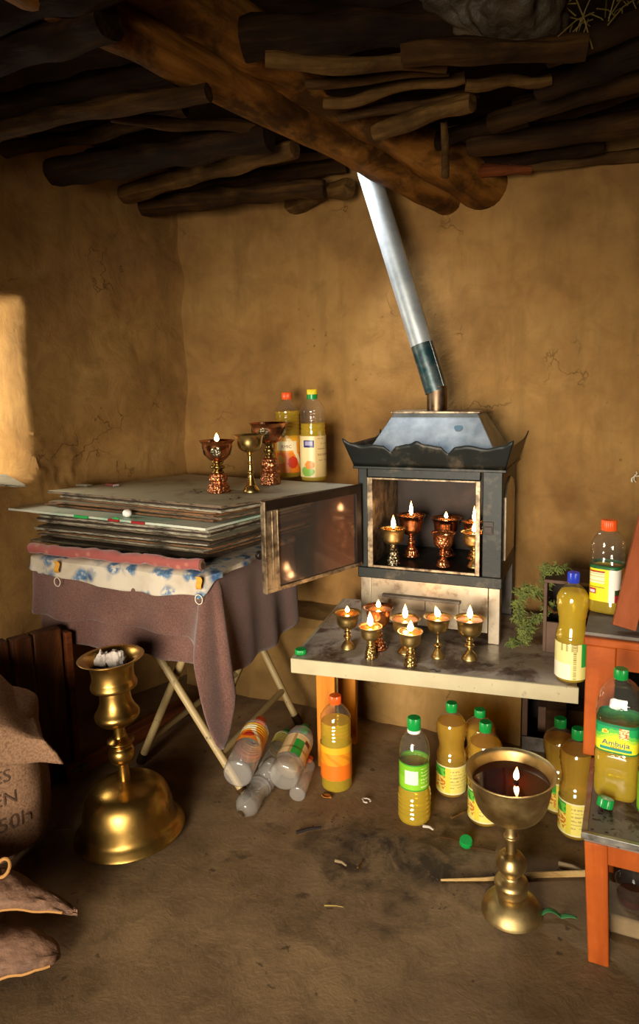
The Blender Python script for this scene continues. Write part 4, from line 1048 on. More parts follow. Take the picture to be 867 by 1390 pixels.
def lab_tall(u, v):
    if u > .60: return '#2a9a3e' if v > .35 and u < .74 else '#dcd07a'
    if .52 < u < .555: return '#9a8a4a' if int(v*34) % 2 else '#d8cc84'
    if v > .80 and int(u*60) % 3 == 0 and u > .40: return '#a89a60'
    if v < .45 and u < .5: return '#e9e2c4'
    return '#e2d68e'
def lab_peach(u, v):
    if u > .60: return '#1c9a3a' if (v < .75 and u < .72) else ('#5d2a2a' if (.70 < v < .88 and .72 < u < .80) else '#e0c690')
    if .57 < u <= .60: return '#b08a50'
    return '#dcb880'
def stand_bottle(label, kind, px, py, topy, wpx, z0, cap, lean=(0, 0), **k):
    c = G(px, py, z0); hh = hz(c.x, c.y, topy)-z0
    rr = wpx/2*depth((c.x, c.y, z0+hh*.3))/F_/1.02
    dirc = CAM-c; face = math.atan2(dirc.y, dirc.x)+PI/2     # local -y looks at the camera
    rz = face+k.pop('turn', 0)
    return bottle(label, kind, (c.x, c.y, z0+.001), hh, rr, cap, rot=(lean[0], lean[1], rz), **k)
M['txt_blue'] = plain('dark_blue_print', '#123a78', .5); M['txt_red'] = plain('dark_red_print', '#8a1f1a', .5)
# two on the boards
stand_bottle('orange capped oil bottle with an orange label, standing on the stacked boards', 'cone', 392, 647, 533, 35, BD, 'orange_cap', fill=.78, lab=(.06, .50, lab_orange), turn=R(-8), text=(('KMIC', .37, .34, 'txt_red', .5),))
stand_bottle('oil bottle with a green and yellow cap and cream label, on the stacked boards', 'cone', 426, 652, 529, 36, BD, 'yellow_cap', cap2='green_cap', fill=.63, lab=(.05, .50, lab_cream))
# on the low table
stand_bottle('blue capped oil bottle with a cream label, on the low table', 'waist', 774, 921, 777, 43, SZ, 'blue_cap', fill=.83, lab=(.04, .37, lab_tall), turn=R(0))
# on the floor
stand_bottle('orange capped oil bottle standing against the left leg of the low table', 'cone', 457, 1066, 944, 43, 0, 'orange_cap', fill=.73, lab=(.14, .50, lab_faded), oilm='oil')
stand_bottle('half full oil bottle with a bright green label standing alone on the floor', 'green_mid', 562, 1110, 974, 45, 0, 'green_cap', cap2='white', fill=.55, lab=(.345, .60, lab_green), oilm='oil')
stand_bottle('waisted oil bottle with yellow label, left of the pair behind the big floor lamp', 'waist', 612, 1074, 954, 41, 0, 'green_cap', fill=.80, lab=(.05, .36, lab_sun(.43)), turn=R(4), oilm='oil_amber')
stand_bottle('green capped oil bottle at the back, mostly hidden by the bottle behind the lamp bowl', 'waist', 650, 1064, 963, 41, 0, 'green_cap', fill=.8, lab=(.05, .36, lab_sun(.3)), turn=R(60), oilm='oil_amber')
stand_bottle('oil bottle with a green cap directly behind the bowl of the big floor lamp', 'waist', 657, 1112, 980, 45, 0, 'green_cap', fill=.8, lab=(.05, .36, lab_sun(.43)), turn=R(-10), oilm='oil_amber')
stand_bottle('green capped oil bottle by the dark crate, farther of two beside the orange bench', 'waist', 757, 1097, 975, 43, 0, 'green_cap', fill=.78, lab=(.05, .36, lab_sun(.48)), turn=R(0), oilm='oil_amber')
stand_bottle('green capped oil bottle touching the orange bench, the nearer of the two there', 'waist', 780, 1130, 989, 46, 0, 'green_cap', fill=.80, lab=(.05, .36, lab_sun(.43)), turn=R(-6), oilm='oil_amber')

#TALL LAMPS
def rings(parts, loc, label, name, cat, lean=(0, 0, 0), group=None):
    t = thing(name, label, cat, loc, 0, group, lean)
    for nm, prof, mt in parts:
        m = MB(); m.lathe(prof, 56); m.build(nm, M[mt], t, angle=55)
    return t
# foreground butter lamp
c = G(694, 1238); hh = hz(c.x, c.y, 1046); rr = 58.5*depth((c.x, c.y, hh))/F_
print('floor lamp', c, hh, rr)
D5 = lambda L, k=4: [(a*rr, b2*hh) for a, b2 in densify(L, k)]
t = thing('floor_lamp', 'large lit brass butter lamp full of dark oil, standing on the floor', 'butter lamp', (c.x, c.y, .002), R(20), None, (R(1.5), R(-1.0), 0))
bo = D5([(.12, .675), (.34, .683), (.62, .715), (.80, .785), (.88, .87), (.92, .94), (.97, .987), (1.03, 1.0)]); th = .0035
inn = [(max(r-th, .001), z+(th if i < len(bo)*.5 else .001)) for i, (r, z) in enumerate(bo)]; inn = [q for q in inn if q[1] < bo[-1][1]-.0008]
m = MB(); m.lathe([(.0005, bo[0][1])]+bo+[(bo[-1][0]-.001, bo[-1][1]+.0015)]+list(reversed(inn))+[(.0005, inn[0][1])], 72); m.build('bowl', M['brass_satin'], t, angle=50)
m = MB(); m.lathe(D5([(.14, .42), (.125, .45), (.125, .525), (.17, .538), (.175, .55), (.13, .565), (.125, .64), (.17, .66), (.1, .685)]), 40); m.build('stem', M['brass_satin'], t, angle=60)
m = MB(); m.lathe(D5([(.16, .265), (.20, .275), (.345, .33), (.345, .37), (.26, .415), (.14, .435), (.1, .445)]), 48); m.build('knop', M['brass_satin'], t, angle=60)
m = MB(); m.lathe(D5([(.26, .125), (.33, .138), (.37, .16), (.375, .20), (.405, .21), (.36, .235), (.24, .258), (.20, .272), (.1, .277)]), 48); m.build('collar', M['brass_satin'], t, angle=55)
m = MB(); m.lathe(D5([(.66, 0), (.705, .004), (.71, .012), (.69, .035), (.60, .075), (.44, .112), (.27, .132), (.2, .135)]), 56); m.build('base', M['brass_satin'], t, angle=55)
zf = hh*.93; rf = rr*.865
m = MB(); m.lathe([(rf, zf-.002), (rf, zf), (.0005, zf+.0002)], 64, cap1=False); m.build('oil', M['oil_dark'], t)
w = MB(); w.tube([(.012, 0, zf-.004), (.012, 0, zf+.006), (.0125, 0, zf+.012)], [.004, .0045, .002], 8); w.build('wick', M['wick'], t)
o = flame_part(t, zf+.006, .034, .0062, .05); o.location.x = .012
# tall stand with a bell shaped foot at the left
c = G(177, 1126); hh = hz(c.x, c.y, 893); rr = 73*depth((c.x, c.y, 0))/F_
print('bell stand', c, hh, rr)
t = thing('lamp_stand', 'tall aged brass lamp stand with a wide bell shaped foot, paper scraps in its cup', 'lamp stand', (c.x, c.y, .002), 0, None, (R(1), R(-2.5), 0))
D6 = lambda L, k=4: [(a*rr, b2*hh) for a, b2 in densify(L, k)]
m = MB(); m.lathe(D6([(.94, 0), (1.0, .004), (1.0, .012), (.94, .035), (.87, .06), (.835, .10), (.80, .16), (.735, .215), (.60, .26), (.38, .288), (.12, .30)]), 72); m.build('bell_foot', M['brass_old'], t, angle=60)
m = MB(); m.lathe(D6([(.105, .285), (.105, .385), (.13, .40), (.20, .415), (.235, .445), (.225, .475), (.18, .495), (.21, .505), (.245, .52), (.235, .53), (.14, .545), (.115, .56), (.115, .625), (.16, .64)]), 48); m.build('stem', M['brass_old'], t, angle=60)
m = MB(); m.lathe(D6([(.12, .62), (.27, .63), (.37, .655), (.40, .685), (.34, .715), (.285, .755), (.27, .81), (.28, .825), (.39, .832), (.415, .85), (.395, .868), (.375, .885), (.375, .93), (.42, .972), (.52, .996), (.58, 1.0), (.58, 1.006), (.50, 1.0), (.40, .975), (.34, .94), (.33, .90), (.02, .895)]), 56); m.build('cup', M['brass_old'], t, angle=60)
SB = Matrix.Translation((c.x, c.y, 0))
for i, (dx, dy, s_) in enumerate(((.020, .005, .030), (-.022, -.006, .024), (.0, .022, .02))):
    m = MB(); sd = i*7.3
    def wad(u, v):
        th = u*2*PI; ph = v*PI; x, y, z = math.sin(ph)*math.cos(th), math.sin(ph)*math.sin(th), math.cos(ph)
        k = 1+.45*fbm((x+sd, y, z), 1.6); return (x*s_*k*.8, y*s_*k*.8, z*s_*k*1.1)
    m.grid(wad, 26, 18, closed=True)
    tag(m.build('paper_scrap', M['paper'], loc=(c.x+dx-.028, c.y+dy-.006, hh*.975), angle=25), ['twisted white paper scrap standing up in the brass cup', 'crumpled grey paper scrap at the left in the brass cup', 'small paper scrap at the back of the brass cup'][i], 'paper scrap', 'paper in the brass cup')

#RIGHT STEPS
LZ, UZ = .30, .62
q0 = G(790, 1130, LZ); lx, ly = q0.x, q0.y
lo_t = thing('step_bench', 'orange wooden bench with a grey stained top, the lower one at the right edge', 'bench', (lx, ly, 0), R(0))
m = MB(); m.box((.004, .004, LZ-.02), (.55, .36, LZ)); m.build('seat', M['step_top'], lo_t)
m = MB(); m.box((-.002, -.002, LZ-.012), (.55, .008, LZ+.0015)); m.box((-.002, .008, LZ-.012), (.010, .36, LZ+.0015)); m.build('metal_edge', M['alu'], lo_t, bevel=.001)
for (x0, y0) in ((.004, .004), (.004, .315), (.49, .004), (.49, .315)):
    m = MB(); m.hexa([(x0+.016+a_, y0+b_, 0) for a_, b_ in ((0, 0), (.042, 0), (.042, .035), (0, .035))], [(x0+a_, y0+b_, LZ-.021) for a_, b_ in ((0, 0), (.046, 0), (.046, .035), (0, .035))]); m.build('leg', M['orange'], lo_t, bevel=.003)
m = MB(); m.box((.049, .008, LZ-.066), (.49, .028, LZ-.021)); m.build('apron', M['orange'], lo_t, bevel=.002)
m = MB(); m.box((.008, .039, LZ-.066), (.028, .315, LZ-.021)); m.build('apron', M['orange'], lo_t, bevel=.002)
q1 = G(796, 860, UZ)
up_t = thing('step_bench', 'orange wooden bench with a leaning plank, the upper one at the right edge', 'bench', (q1.x, q1.y, 0), R(0))
UW = .32
m = MB(); m.box((-.006, -.006, UZ-.028), (.55, UW, UZ-.008)); m.build('seat', M['orange'], up_t, bevel=.004)
m = MB(); m.box((-.004, .012, UZ-.008), (.55, UW, UZ)); m.build('seat_sheet', M['bench_top'], up_t)
for (x0, y0, z0) in ((.0, .0, LZ+.004), (.0, UW-.03, 0.), (.49, .0, LZ+.004), (.49, UW-.03, 0.)):
    m = MB(); m.box((x0, y0, z0), (x0+.068, y0+.03, UZ-.029)); m.build('leg', M['orange'] if y0 == 0 else M['wood_dark'], up_t, bevel=.003)
m = MB(); m.box((.068, .004, UZ-.085), (.49, .024, UZ-.029)); m.build('apron', M['orange'], up_t, bevel=.002)
# leaning plank
a = G(846, 858, UZ); m = MB(); k = Vector((.10, .17, .40))
dirn = (BW(880, 718, a.y+.10)-a); e = dirn.normalized(); sidev = Vector((1, .25, 0)); sidev = (sidev-e*sidev.dot(e)).normalized(); nv = e.cross(sidev)
hw = .0275; tk = .009
cs = [sidev*hw*sx+nv*tk*sy for sx, sy in ((-1, -1), (1, -1), (1, 1), (-1, 1))]
m.hexa([p for p in cs], [p+dirn*1.8 for p in cs])
zmin = min(p.z for p in cs)
tag(m.build('plank', M['plank_red'], loc=(a.x, a.y, UZ-zmin+.001), smooth=False, bevel=.002), 'red brown plank leaning on the upper orange bench beside the orange capped bottle', 'plank')
stand_bottle('nearly empty bottle with an orange cap and yellow label, on the upper orange bench', 'square', 822, 829, 706, 41, UZ, 'orange_cap', fill=.22, lab=(.14, .53, lab_yellow), sq=.35, turn=R(-16))
stand_bottle('large green capped oil bottle with a green and yellow label, on the lower bench', 'dome', 836, 1074, 908, 57, LZ, 'green_cap', fill=.37, lab=(.385, .615, lab_amb), sq=.35, turn=R(-6), lean=(0, 0), text=(('Ambuja', .465, .36, 'txt_blue', .5), ('GOLD', .435, .16, 'txt_red', .5)))
p = G(874, 1106, LZ); stand_bottle('oil bottle with a green label cut off by the right edge, on the lower bench', 'waist', 890, 1108, 940, 50, LZ, 'green_cap', fill=.8, lab=(.05, .36, lab_green))
def capthing(label, px, py, z0, r, h, rot=(0, 0, 0), mat='green_cap'):
    c = G(px, py, z0); m = MB(); kn = lambda a, j, z: 1+.03*math.cos(a*26)*(1 if j < 4 else 0)
    m.lathe([(r*.98, 0), (r, .001), (r, h*.9), (r*.94, h), (r*.5, h*1.0), (.0004, h)], 52, rfn=kn, cap1=False, cap0=False)
    m.lathe([(r*.98, 0), (r*.86, 0), (r*.84, h*.85), (.0004, h*.86)], 40, cap0=False, cap1=False)
    o = m.build('bottle_cap', M[mat], loc=(c.x, c.y, z0+.0006), rot=rot); return tag(o, label, 'bottle cap', 'loose caps')
o = capthing('loose green cap in front of the large bottle on the lower bench', 820, 1098, LZ, .0165, .019, (R(-14), R(10), 0)); o.location.z += .0055
capthing('loose green cap at the left corner of the low table', 408, 887, SZ, .017, .014)
o = capthing('loose green cap lying on the dirty floor', 632, 1148, 0, .0165, .016, (R(18), R(8), 0)); o.location.z += .006
# dark sticky residue on the lower bench: stays as loose bits
m = MB(); c = G(815, 1108, LZ)
for _ in range(34):
    q = Vector((c.x+random.gauss(0, .02), c.y+random.gauss(-.004, .03), LZ)); s_ = random.uniform(.002, .006)
    if q.x < lx+.014 or q.y < ly+.012: continue
    m.add([q+Vector((s_*random.uniform(-1.6, 1.6), s_*random.uniform(-1, 1), .0002)) for _ in range(3)]+[q+Vector((0, 0, s_*.4))], [(0, 1, 3), (1, 2, 3), (2, 0, 3), (0, 2, 1)])
tag(m.build('residue', plain('dark_red_residue', '#2e1210', .5), smooth=False), 'dark red sticky residue on the lower orange bench', 'residue', kind='stuff')

#FALLEN BOTTLES
def lying(label, kind, base_px, top_px, zb, zt, Rr, Hm, cap, lab=None, roll=0., **k):
    a = G(*base_px, zb); d = (G(*top_px, zt)-a).normalized()
    q = d.to_track_quat('Z', 'Y'); e = (q.to_matrix() @ Matrix.Rotation(roll, 3, 'Z')).to_euler()
    return bottle(label, kind, a, Hm, Rr, cap, rot=tuple(e), lab=lab, **k)
GP = 'discarded bottles'
lying('empty orange capped bottle with an orange label lying on the pile by the table leg', 'cone', (322, 1052), (360, 963), .165, .20, .042, .265, 'orange_cap', lab=(.42, .72, lab_orange), roll=R(150), fill=0, group=GP, shell='pet_dirty', name='empty_bottle')
lying('empty bottle with a peach and green label lying with its round bottom forward', 'dome', (384, 1056), (419, 978), .078, .11, .045, .26, 'green_cap', lab=(.24, .62, lab_peach), roll=R(150), fill=0, group=GP, shell='pet_dirty', name='empty_bottle')
lying('empty bottle with a yellow label lying behind the other two on the pile', 'cone', (362, 1046), (394, 982), .034, .04, .030, .25, 'green_cap', lab=(.50, .75, lab_sun(.4)), roll=R(120), fill=0, group=GP, shell='pet_dirty', name='empty_bottle')
lying('clear bottle at the bottom of the pile with its open neck pointing forward', 'waist', (372, 1040), (343, 1082), .040, .022, .036, .24, 'green_cap', fill=0, group=GP, shell='pet_dirty', name='empty_bottle', capless=True)
lying('small clear bottle with a ribbed base at the right of the pile', 'cone', (403, 1079), (414, 1048), .03, .04, .025, .18, 'orange_cap', fill=0, group=GP, shell='pet_dirty', name='empty_bottle')

#SACK AND CARD
sc_ = Vector((-.125, -1.06, 0))
sk = thing('burlap_sack', 'full burlap sack with faded print and a folded over top, at the left edge', 'sack', sc_, R(45))
def sack(u, v):
    a = u*2*PI; p = 3.2; z = v
    k = (abs(math.cos(a))**p+abs(math.sin(a))**p)**(-1/p)
    hgt = .475
    prof = .62+.42*sm(0, .12, v)-.10*sm(.3, .75, v)-.75*sm(.78, 1.0, v)
    n = 1+.05*fbm((math.cos(a)*1.2, math.sin(a)*1.2, z*2), 1.3)
    return (.185*k*prof*n*math.cos(a), .15*k*prof*n*math.sin(a), hgt*z**.92+.004)
m = MB(); m.grid(sack, 72, 50, closed=True); m.add([sack(i/24, 0) for i in range(24)], [tuple(range(23, -1, -1))]); m.add([sack(i/24, 1) for i in range(24)], [tuple(range(24))])
m.build('body', M['burlap'], sk)
# folded top: a heavy flap hanging over the front right with a pointed corner
def flap(u, v):
    x = (u-.5)*.40; tip = sm(.62, 1.0, u)
    out = .05-.235*sm(0, .60, v)-.010*math.sin(u*7)
    z = .505-.03*(abs(u-.42)*2)**2-(.185+.012*math.sin(u*5))*v**1.8-.10*sm(.7, 1, u)*(1-v)
    return (x*(1-.25*(1-v))+.045*tip*v-.01, out+.02*tip, z+.014*fbm((u*2, v*2, 5), 1.4)+.006*nz((u*6, v*3, 1), 1))
m = MB(); m.grid(flap, 44, 34); m.build('folded_top', M['burlap'], sk, solid=.008)
for txt, x, z, s_, rr_ in (('OIRES', .05, .255, .045, 4), ('TREEN', .05, .195, .048, 4), ('OK 50h', .06, .128, .055, 6)):
    cu = bpy.data.curves.new('t', 'FONT'); cu.body = txt; cu.size = s_; cu.align_x = 'CENTER'; cu.resolution_u = 3
    ob = bpy.data.objects.new('t', cu); COL.objects.link(ob); bpy.context.view_layer.update()
    me = bpy.data.meshes.new_from_object(ob.evaluated_get(bpy.context.evaluated_depsgraph_get())); bpy.data.objects.remove(ob)
    for v in me.vertices:
        X, Zz = v.co.x+x, v.co.y+z+v.co.x*.10
        # find the front surface at this place
        vv = min(1, max(0, (Zz/.475)))**(1/.92); best = None
        for i in range(60):
            a_ = .5+.5*i/59; q = sack(a_, vv)
            if best is None or abs(q[0]-X) < abs(best[0]-X): best = q
        v.co = Vector((X, best[1]-.0025, Zz))
    me.materials.clear(); me.materials.append(M['ink']); o = bpy.data.objects.new('faded_print', me); COL.objects.link(o); o.parent = sk
# torn brown card pieces near the lower left
def cardpiece(lab, pts_top, loc, rot, mat=M['card']):
    t = thing('torn_carton', lab, 'carton', loc, rot, 'torn cartons'); return t
cp0 = G(52, 1214, .10)
t = thing('torn_carton', 'folded brown carton flap with a sharp point, at the lower left', 'carton', (cp0.x, cp0.y, .0), R(24.6), 'torn cartons')
def cone1(u, v):
    # pointed folded shell, tip towards +x
    x = -.20+.29*v; w = .085*(1-v)**.75+.001; a = -.30*PI+u*1.25*PI
    return (x, .9*w*math.cos(a)-.01, .115+.9*w*math.sin(a)*.95-.055*v**2+.012*fbm((u*2.2, v*3, 0), 1.6))
m = MB(); m.grid(cone1, 22, 30); m.build('flap', M['card'], t, solid=.005)
m = MB(); m.tube([cone1(1, i/20) for i in range(19)], .0035, 8); m.build('torn_edge', M['card_edge'], t)
m = MB(); m.tube([cone1(0, i/20) for i in range(19)], .0035, 8); m.build('torn_edge', M['card_edge'], t)
m = MB(); m.box((-.20, -.05, 0), (-.10, .05, .07)); m.build('carton_body', M['card'], t, bevel=.006)
cp1 = G(36, 1290, .04)
t = thing('torn_carton', 'rounded brown carton flap lying under the pointed one at the lower left', 'carton', (cp1.x, cp1.y, 0), R(24.6), 'torn cartons')
def cone2(u, v):
    x = -.18+.25*v; w = .07*math.sqrt(max(0, 1-v**2.6))+.001; a = -.1*PI+u*1.1*PI
    return (x, .9*w*math.cos(a), .008+.052*math.sin(a)*w/.062+.018+.008*fbm((u*2.2, v*3, 5), 1.6))
m = MB(); m.grid(cone2, 22, 30); m.build('flap', M['card'], t, solid=.005)
m = MB(); m.tube([cone2(1, i/20) for i in range(20)], .004, 8); m.build('torn_edge', M['card_edge'], t)
m = MB(); m.tube([cone2(0, i/20) for i in range(20)], .004, 8); m.build('torn_edge', M['card_edge'], t)

p = G(4, 1178, .17); m = MB(); m.tube([(.018*math.cos(a), .012*math.sin(a), .014*math.sin(a)) for a in [2*PI*i/28 for i in range(29)]], .004, 8, cap=False)
tag(m.build('cord_loop', M['card_edge'], loc=p), 'tan cord loop between the burlap sack and the pointed carton', 'loop')

#WOOD BY THE LEFT WALL
pa = G(60, 1072); pb = G(116, 1048)
dv = (pb-pa); yawp = math.atan2(dv.y, dv.x); Lp = dv.length
t = thing('old_door_frame', 'old dark wooden door frame standing behind the brass lamp stand, under the table', 'door frame', (pa.x, pa.y, 0), yawp)
for nm, x0, x1, y0, hh_, mt in (('post', -.06, .0, 0, .50, 'wood_panel'), ('post', .008, .095, .006, .50, 'wood_panel'), ('strip', .102, .125, -.004, .48, 'wood_red'), ('post', -.10, -.065, .01, .5, 'wood_panel')):
    m = MB(); m.box((x0, y0, .0), (x1, y0+.045, hh_)); m.build(nm, M[mt], t, bevel=.004)
ba = G(92, 1066); bb2 = G(262, 968); d = bb2-ba; yb = math.atan2(d.y, d.x); Lb = d.length
m = MB(); m.box((0, 0, .0), (Lb, .05, .055)); sb_ = m.build('timber', M['wood_red'], loc=(ba.x, ba.y, 0), rot=(0, 0, yb), bevel=.006)
tag(sb_, 'dark squared timber lying on the floor behind the brass lamp stand', 'timber')
m = MB(); m.box((.02, -.004, .028), (.075, .0, .040)); m.box((.055, -.006, .022), (.063, -.001, .046)); m.build('latch', M['oldiron'], sb_)
# wide dark board under the table, behind the stand
p = G(150, 1010); m = MB()

#BENEATH THE LOW TABLE
cx0 = G(706, 1020); t = thing('wooden_crate', 'dark open wooden crate with a grey metal lip, beneath the low table', 'crate', (cx0.x, cx0.y+.02, 0), R(6))
cw, chh, cdp = .40, .36, .22
for nm, lo, hi, mt in (('side_board', (0, .0, 0), (.018, cdp, chh), 'box_brown'), ('side_board', (cw-.018, 0, 0), (cw, cdp, chh), 'box_brown'), ('back_board', (.018, cdp-.015, 0), (cw-.018, cdp, chh), 'inside_shade'), ('bottom_board', (.018, 0, .0), (cw-.018, cdp-.015, .015), 'inside_shade'), ('inner_shelf', (.05, .10, .015), (cw-.05, .2, .11), 'box_brown'), ('metal_lip', (.0, -.008, .0), (cw, -.0005, .05), 'oldiron')):
    MB().box(lo, hi).build(nm, M[mt], t, bevel=.002)  # back and bottom boards have the inner shade in their colour
# small brown box behind the blue capped bottle
bx = G(738, 885, SZ); t = thing('small_box', 'small brown open fronted box behind the blue capped bottle on the low table', 'box', (bx.x-.005, bx.y+.0, SZ+.001), R(0))
bw_, bh_, bd_ = .20, .215, .16
for nm, lo, hi, mt in (('side_board', (0, .0, 0), (.010, bd_, bh_), 'box_brown'), ('side_board', (bw_-.01, 0, 0), (bw_, bd_, bh_), 'box_brown'), ('back_board', (.01, bd_-.01, 0), (bw_-.01, bd_, bh_), 'inside_shade'), ('front_board', (.01, 0, 0), (bw_-.01, .01, .095), 'box_brown'), ('top_board', (0, .0, bh_), (bw_, bd_, bh_+.01), 'box_brown')):
    MB().box(lo, hi).build(nm, M[mt], t, bevel=.0015)  # back board coloured dark for the shade inside
# juniper sprig lying between the stove and the box
jb = G(738, 826, SZ+.10); t = thing('juniper_branch', 'dry green juniper branch between the stove and the small box', 'branch', (0, 0, 0))
def sprig(m, a, d, n, spread, ln):
    for i in range(n):
        q = a+d*random.random(); v = Vector((random.gauss(0, 1), random.gauss(0, .6), random.gauss(.1, .8))).normalized()*random.uniform(.4, 1)*ln
        q2 = q+v; m.tube([q, q+v*.5+Vector((0, 0, .004)), q2], [.0022, .002, .0008], 5)
        for k in range(5):
            w = q+v*(k+1)/5; u2 = Vector((random.gauss(0, 1), random.gauss(0, 1), random.gauss(0, 1))).normalized()*.012
            m.tube([w, w+u2], [.0018, .0006], 4)
m = MB(); nodes = [(752, 832), (735, 815), (718, 800), (712, 812), (705, 835), (712, 855), (700, 868)]
jp = [CAM+ray(*q)*(2.10+.02*i) for i, q in enumerate(nodes)]
m.tube([jp[0]+Vector((.03, .0, .012)), jp[0], jp[1], jp[2]], .004, 7); m.build('twig', M['wood_mid'], t)
m = MB()
segs = [((745, 800), (738, 770), 34, .03), ((738, 775), (765, 772), 22, .028), ((735, 808), (708, 800), 34, .03), ((708, 800), (702, 838), 40, .03), ((704, 840), (722, 858), 34, .026), ((725, 842), (705, 866), 34, .028), ((690, 872), (716, 870), 26, .022), ((748, 818), (728, 846), 26, .026)]
for p_, q_, n, ln in segs:
    a = CAM+ray(*p_)*2.13; b2 = CAM+ray(*q_)*2.13; sprig(m, a, b2-a, int(n*1.5), 0, ln)
for v in m.v: v.z = max(v.z, SZ+.002)
o = m.build('foliage', M['juniper'], t, smooth=False); o['kind'] = 'stuff'

#FLOOR BITS
a = G(598, 1197); b2 = G(795, 1190); m = MB(); d = b2-a
m.tube([Vector((0, 0, .005)), d*.3+Vector((0, -.004, .006)), d*.65+Vector((0, .002, .008)), d*1.06+Vector((0, 0, .009))], [.0028, .0045, .007, .0085], 9, wob=.2)
tag(m.build('stick', M['stick'], loc=a), 'long pale stick on the floor passing behind the big floor lamp', 'stick')
TW = [((758, 1176), (792, 1188), .006, 'stone', 'short grey twig near the leg of the lower bench'), ((612, 1113), (636, 1103), .0045, 'wood_light', 'short grey twig on the floor near the green labelled bottle'), ((574, 1124), (588, 1129), .004, 'paper', 'white cotton wick end in front of the green labelled bottle'), ((596, 1138), (640, 1148), .003, 'wood_mid', 'thin brown twig on the floor by the loose green cap'), ((638, 1153), (672, 1157), .003, 'wood_mid', 'thin brown twig right of the loose green cap'), ((485, 1180), (492, 1168), .0025, 'wood_light', 'tiny straw standing out on the dark floor stain'), ((440, 1231), (466, 1233), .0018, 'straw', 'single dry straw on the bare floor at the lower middle'), ((402, 1133), (436, 1126), .005, 'wick', 'charred stick on the floor stain below the pile of bottles'), ((455, 1171), (470, 1178), .004, 'stone', 'small pale chip on the dark floor stain'), ((68, 1130), (95, 1127), .002, 'stick', 'thin pale straw beside the burlap sack')]
for p_, q_, r_, mt, lab in TW:
    a = G(*p_); b2 = G(*q_); m = MB(); d = b2-a
    m.tube([Vector((0, 0, r_)), d*.5+Vector((.003, .002, r_*1.6)), d+Vector((0, 0, r_))], [r_, r_*.9, r_*.7], 8, wob=.3)
    tag(m.build('twig' if 'twig' in lab or 'stick' in lab else ('straw_piece' if 'straw' in lab else ('wick_end' if 'wick' in lab else 'chip')), M[mt], loc=a+Vector((0, 0, .002))), lab, 'floor litter', None)
a = G(497, 1089); m = MB(); m.tube([(.011*math.cos(t_)*(1+.3*math.sin(3*t_)), .010*math.sin(t_), .004) for t_ in [2*PI*i/20 for i in range(18)]], .0022, 7)
tag(m.build('wick_end', M['paper'], loc=a+Vector((0, 0, .002))), 'curled white cotton wick on the floor right of the orange capped bottle', 'floor litter')
c = G(754, 1250); m = MB(); m.grid(lambda u, v: (-.04+.085*u, .012*math.sin(u*4)+(.004+.004*math.sin(u*PI))*(v-.5)*2, .006+.012*abs(math.sin(u*5))), 24, 3)
tag(m.build('green_strip', M['leaf'], loc=c, rot=(0, 0, R(20)), solid=.001), 'curled green plastic strip on the floor right of the big floor lamp', 'strip')
c = G(443, 1083); m = MB(); m.grid(lambda u, v: (-.016+.032*u, (.012*math.sin(u*PI)+.001)*(v-.5)*2, .005+.004*math.cos(v*5)), 12, 6)
tag(m.build('dry_leaf', M['leaf_o'], loc=c, solid=.001), 'dry orange leaf on the floor in front of the orange capped bottle', 'leaf')
m = MB()
for (px, py, n, s_) in ((505, 1130, 40, .16), (440, 1115, 26, .08), (560, 1190, 40, .2), (400, 1100, 24, .08), (620, 1220, 24, .2), (440, 1260, 16, .12), (300, 1220, 14, .2), (330, 1130, 14, .08), (700, 1200, 18, .14)):
    c = G(px, py)
    for _ in range(n):
        q = Vector((c.x+random.gauss(0, s_*.6), c.y+random.gauss(0, s_*.5), .003)); w = random.uniform(.0012, .0042)
        m.add([q+Vector((w*random.uniform(-1.8, 1.8), w*random.uniform(-1, 1), 0)) for _ in range(3)]+[q+Vector((0, 0, w*.7))], [(0, 1, 3), (1, 2, 3), (2, 0, 3), (0, 2, 1)])
tag(m.build('grit', M['ash'], smooth=False), 'dark grit and crumbs scattered over the mud floor', 'grit', kind='stuff')
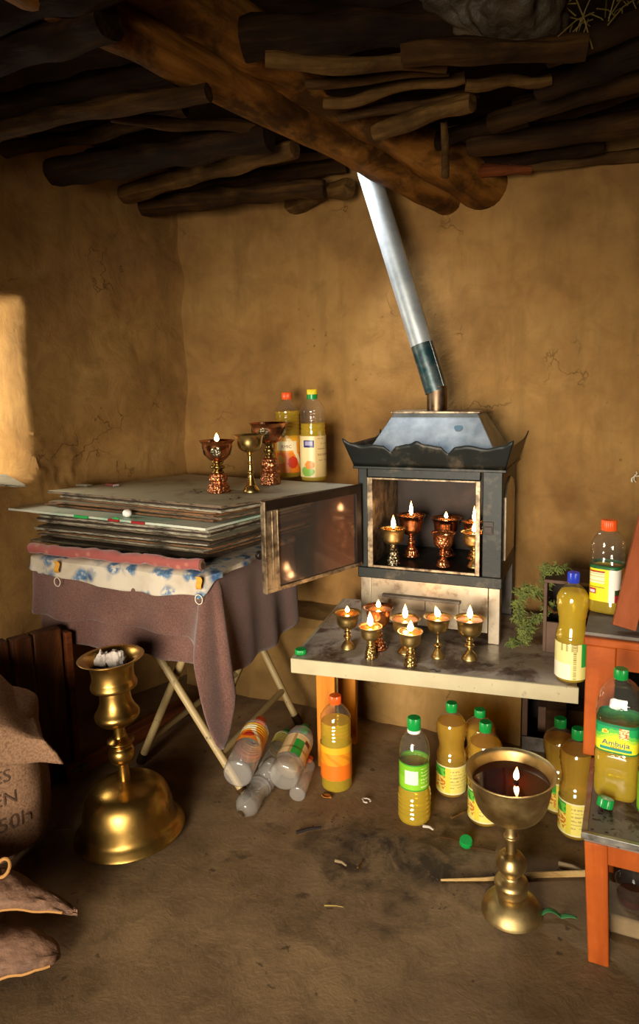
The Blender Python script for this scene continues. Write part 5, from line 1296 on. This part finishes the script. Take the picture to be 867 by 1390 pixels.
# clear cup and stone beneath the lower bench, thread on the wall
c = G(856, 1262); m = MB(); 
t = thing('plastic_tub', 'clear plastic tub beneath the lower orange bench', 'tub', (c.x, c.y+.03, .046))
m = MB(); m.lathe([(.030, 0), (.034, .01), (.037, .05), (.039, .055), (.037, .055)], 30, cap1=False); m.build('body', M['pet'], t)
m = MB(); m.lathe([(.028, .002), (.032, .012), (.033, .022), (.0005, .022)], 30, cap1=False); m.build('contents', M['oil_dark'], t)
m = MB(); m.box((-.07, -.05, 0), (.10, .07, .044)); tag(m.build('flat_block', M['stone'], loc=(c.x+.01, c.y+.02, .001), bevel=.008), 'flat grey block beneath the lower orange bench, under the plastic tub', 'block')
c = BW(861, 646, WY-.03); m = MB()
for i in range(6):
    an = random.uniform(0, 2*PI); m.tube([(0, 0, 0), (.012*math.cos(an), -.006, .012*math.sin(an)), (.020*math.cos(an+.4), -.004, .018*math.sin(an+.4)-.003)], .0016, 6)
m.tube([(0, 0, 0), (0, .05, .0)], .002, 6)
tag(m.build('thread_knot', M['twine'], loc=c), 'white thread knot on a nail in the back wall at the right edge', 'thread')

#LIGHT
def area(name, loc, target, sx, sy, power, col):
    l = bpy.data.lights.new(name, 'AREA'); l.shape = 'RECTANGLE'; l.size = sx; l.size_y = sy; l.energy = power; l.color = col
    o = bpy.data.objects.new(name, l); COL.objects.link(o); o.location = loc
    o.rotation_euler = (Vector(target)-Vector(loc)).to_track_quat('-Z', 'Y').to_euler(); return o
dl = area('doorway_light', ((DX0+DX1)/2, -3.58, .80), (.68, 0, .45), DX1-DX0, 1.45, 26, (1.0, .88, .70)); dl.data.spread = R(54)
wc_ = C0+WD*((S0+S1)/2+.05)+WN*.44
wt = C0+WD*(S0+.06)+WN*.15
wl = area('window_light', (wc_.x, wc_.y, 1.25), (wt.x, wt.y, 1.2), .5, .55, 11, (1.0, .92, .70))
hole = DP(458, 236, 2.34)
hl = area('roof_hole_light', (hole.x, hole.y, 1.93), tuple(SM @ (c1b+dirp*.2)), .14, .14, 2.6, (.88, .94, 1.0)); hl.data.spread = R(80)
w = bpy.data.worlds.new('world'); S.world = w; w.use_nodes = True
w.node_tree.nodes['Background'].inputs[0].default_value = (.92, .92, 1, 1); w.node_tree.nodes['Background'].inputs[1].default_value = .3
vs = S.view_settings; vs.view_transform = 'Standard'; vs.look = 'None'; vs.exposure = 0.0; vs.gamma = 1.0; vs.use_curve_mapping = False
S.cycles.use_denoising = True
try: S.cycles.denoiser = 'OPENIMAGEDENOISE'
except Exception: pass
S.cycles.max_bounces = 10; S.cycles.transparent_max_bounces = 24; S.cycles.transmission_bounces = 8; S.cycles.diffuse_bounces = 4
S.cycles.caustics_reflective = False; S.cycles.caustics_refractive = False; S.cycles.sample_clamp_indirect = 6.0
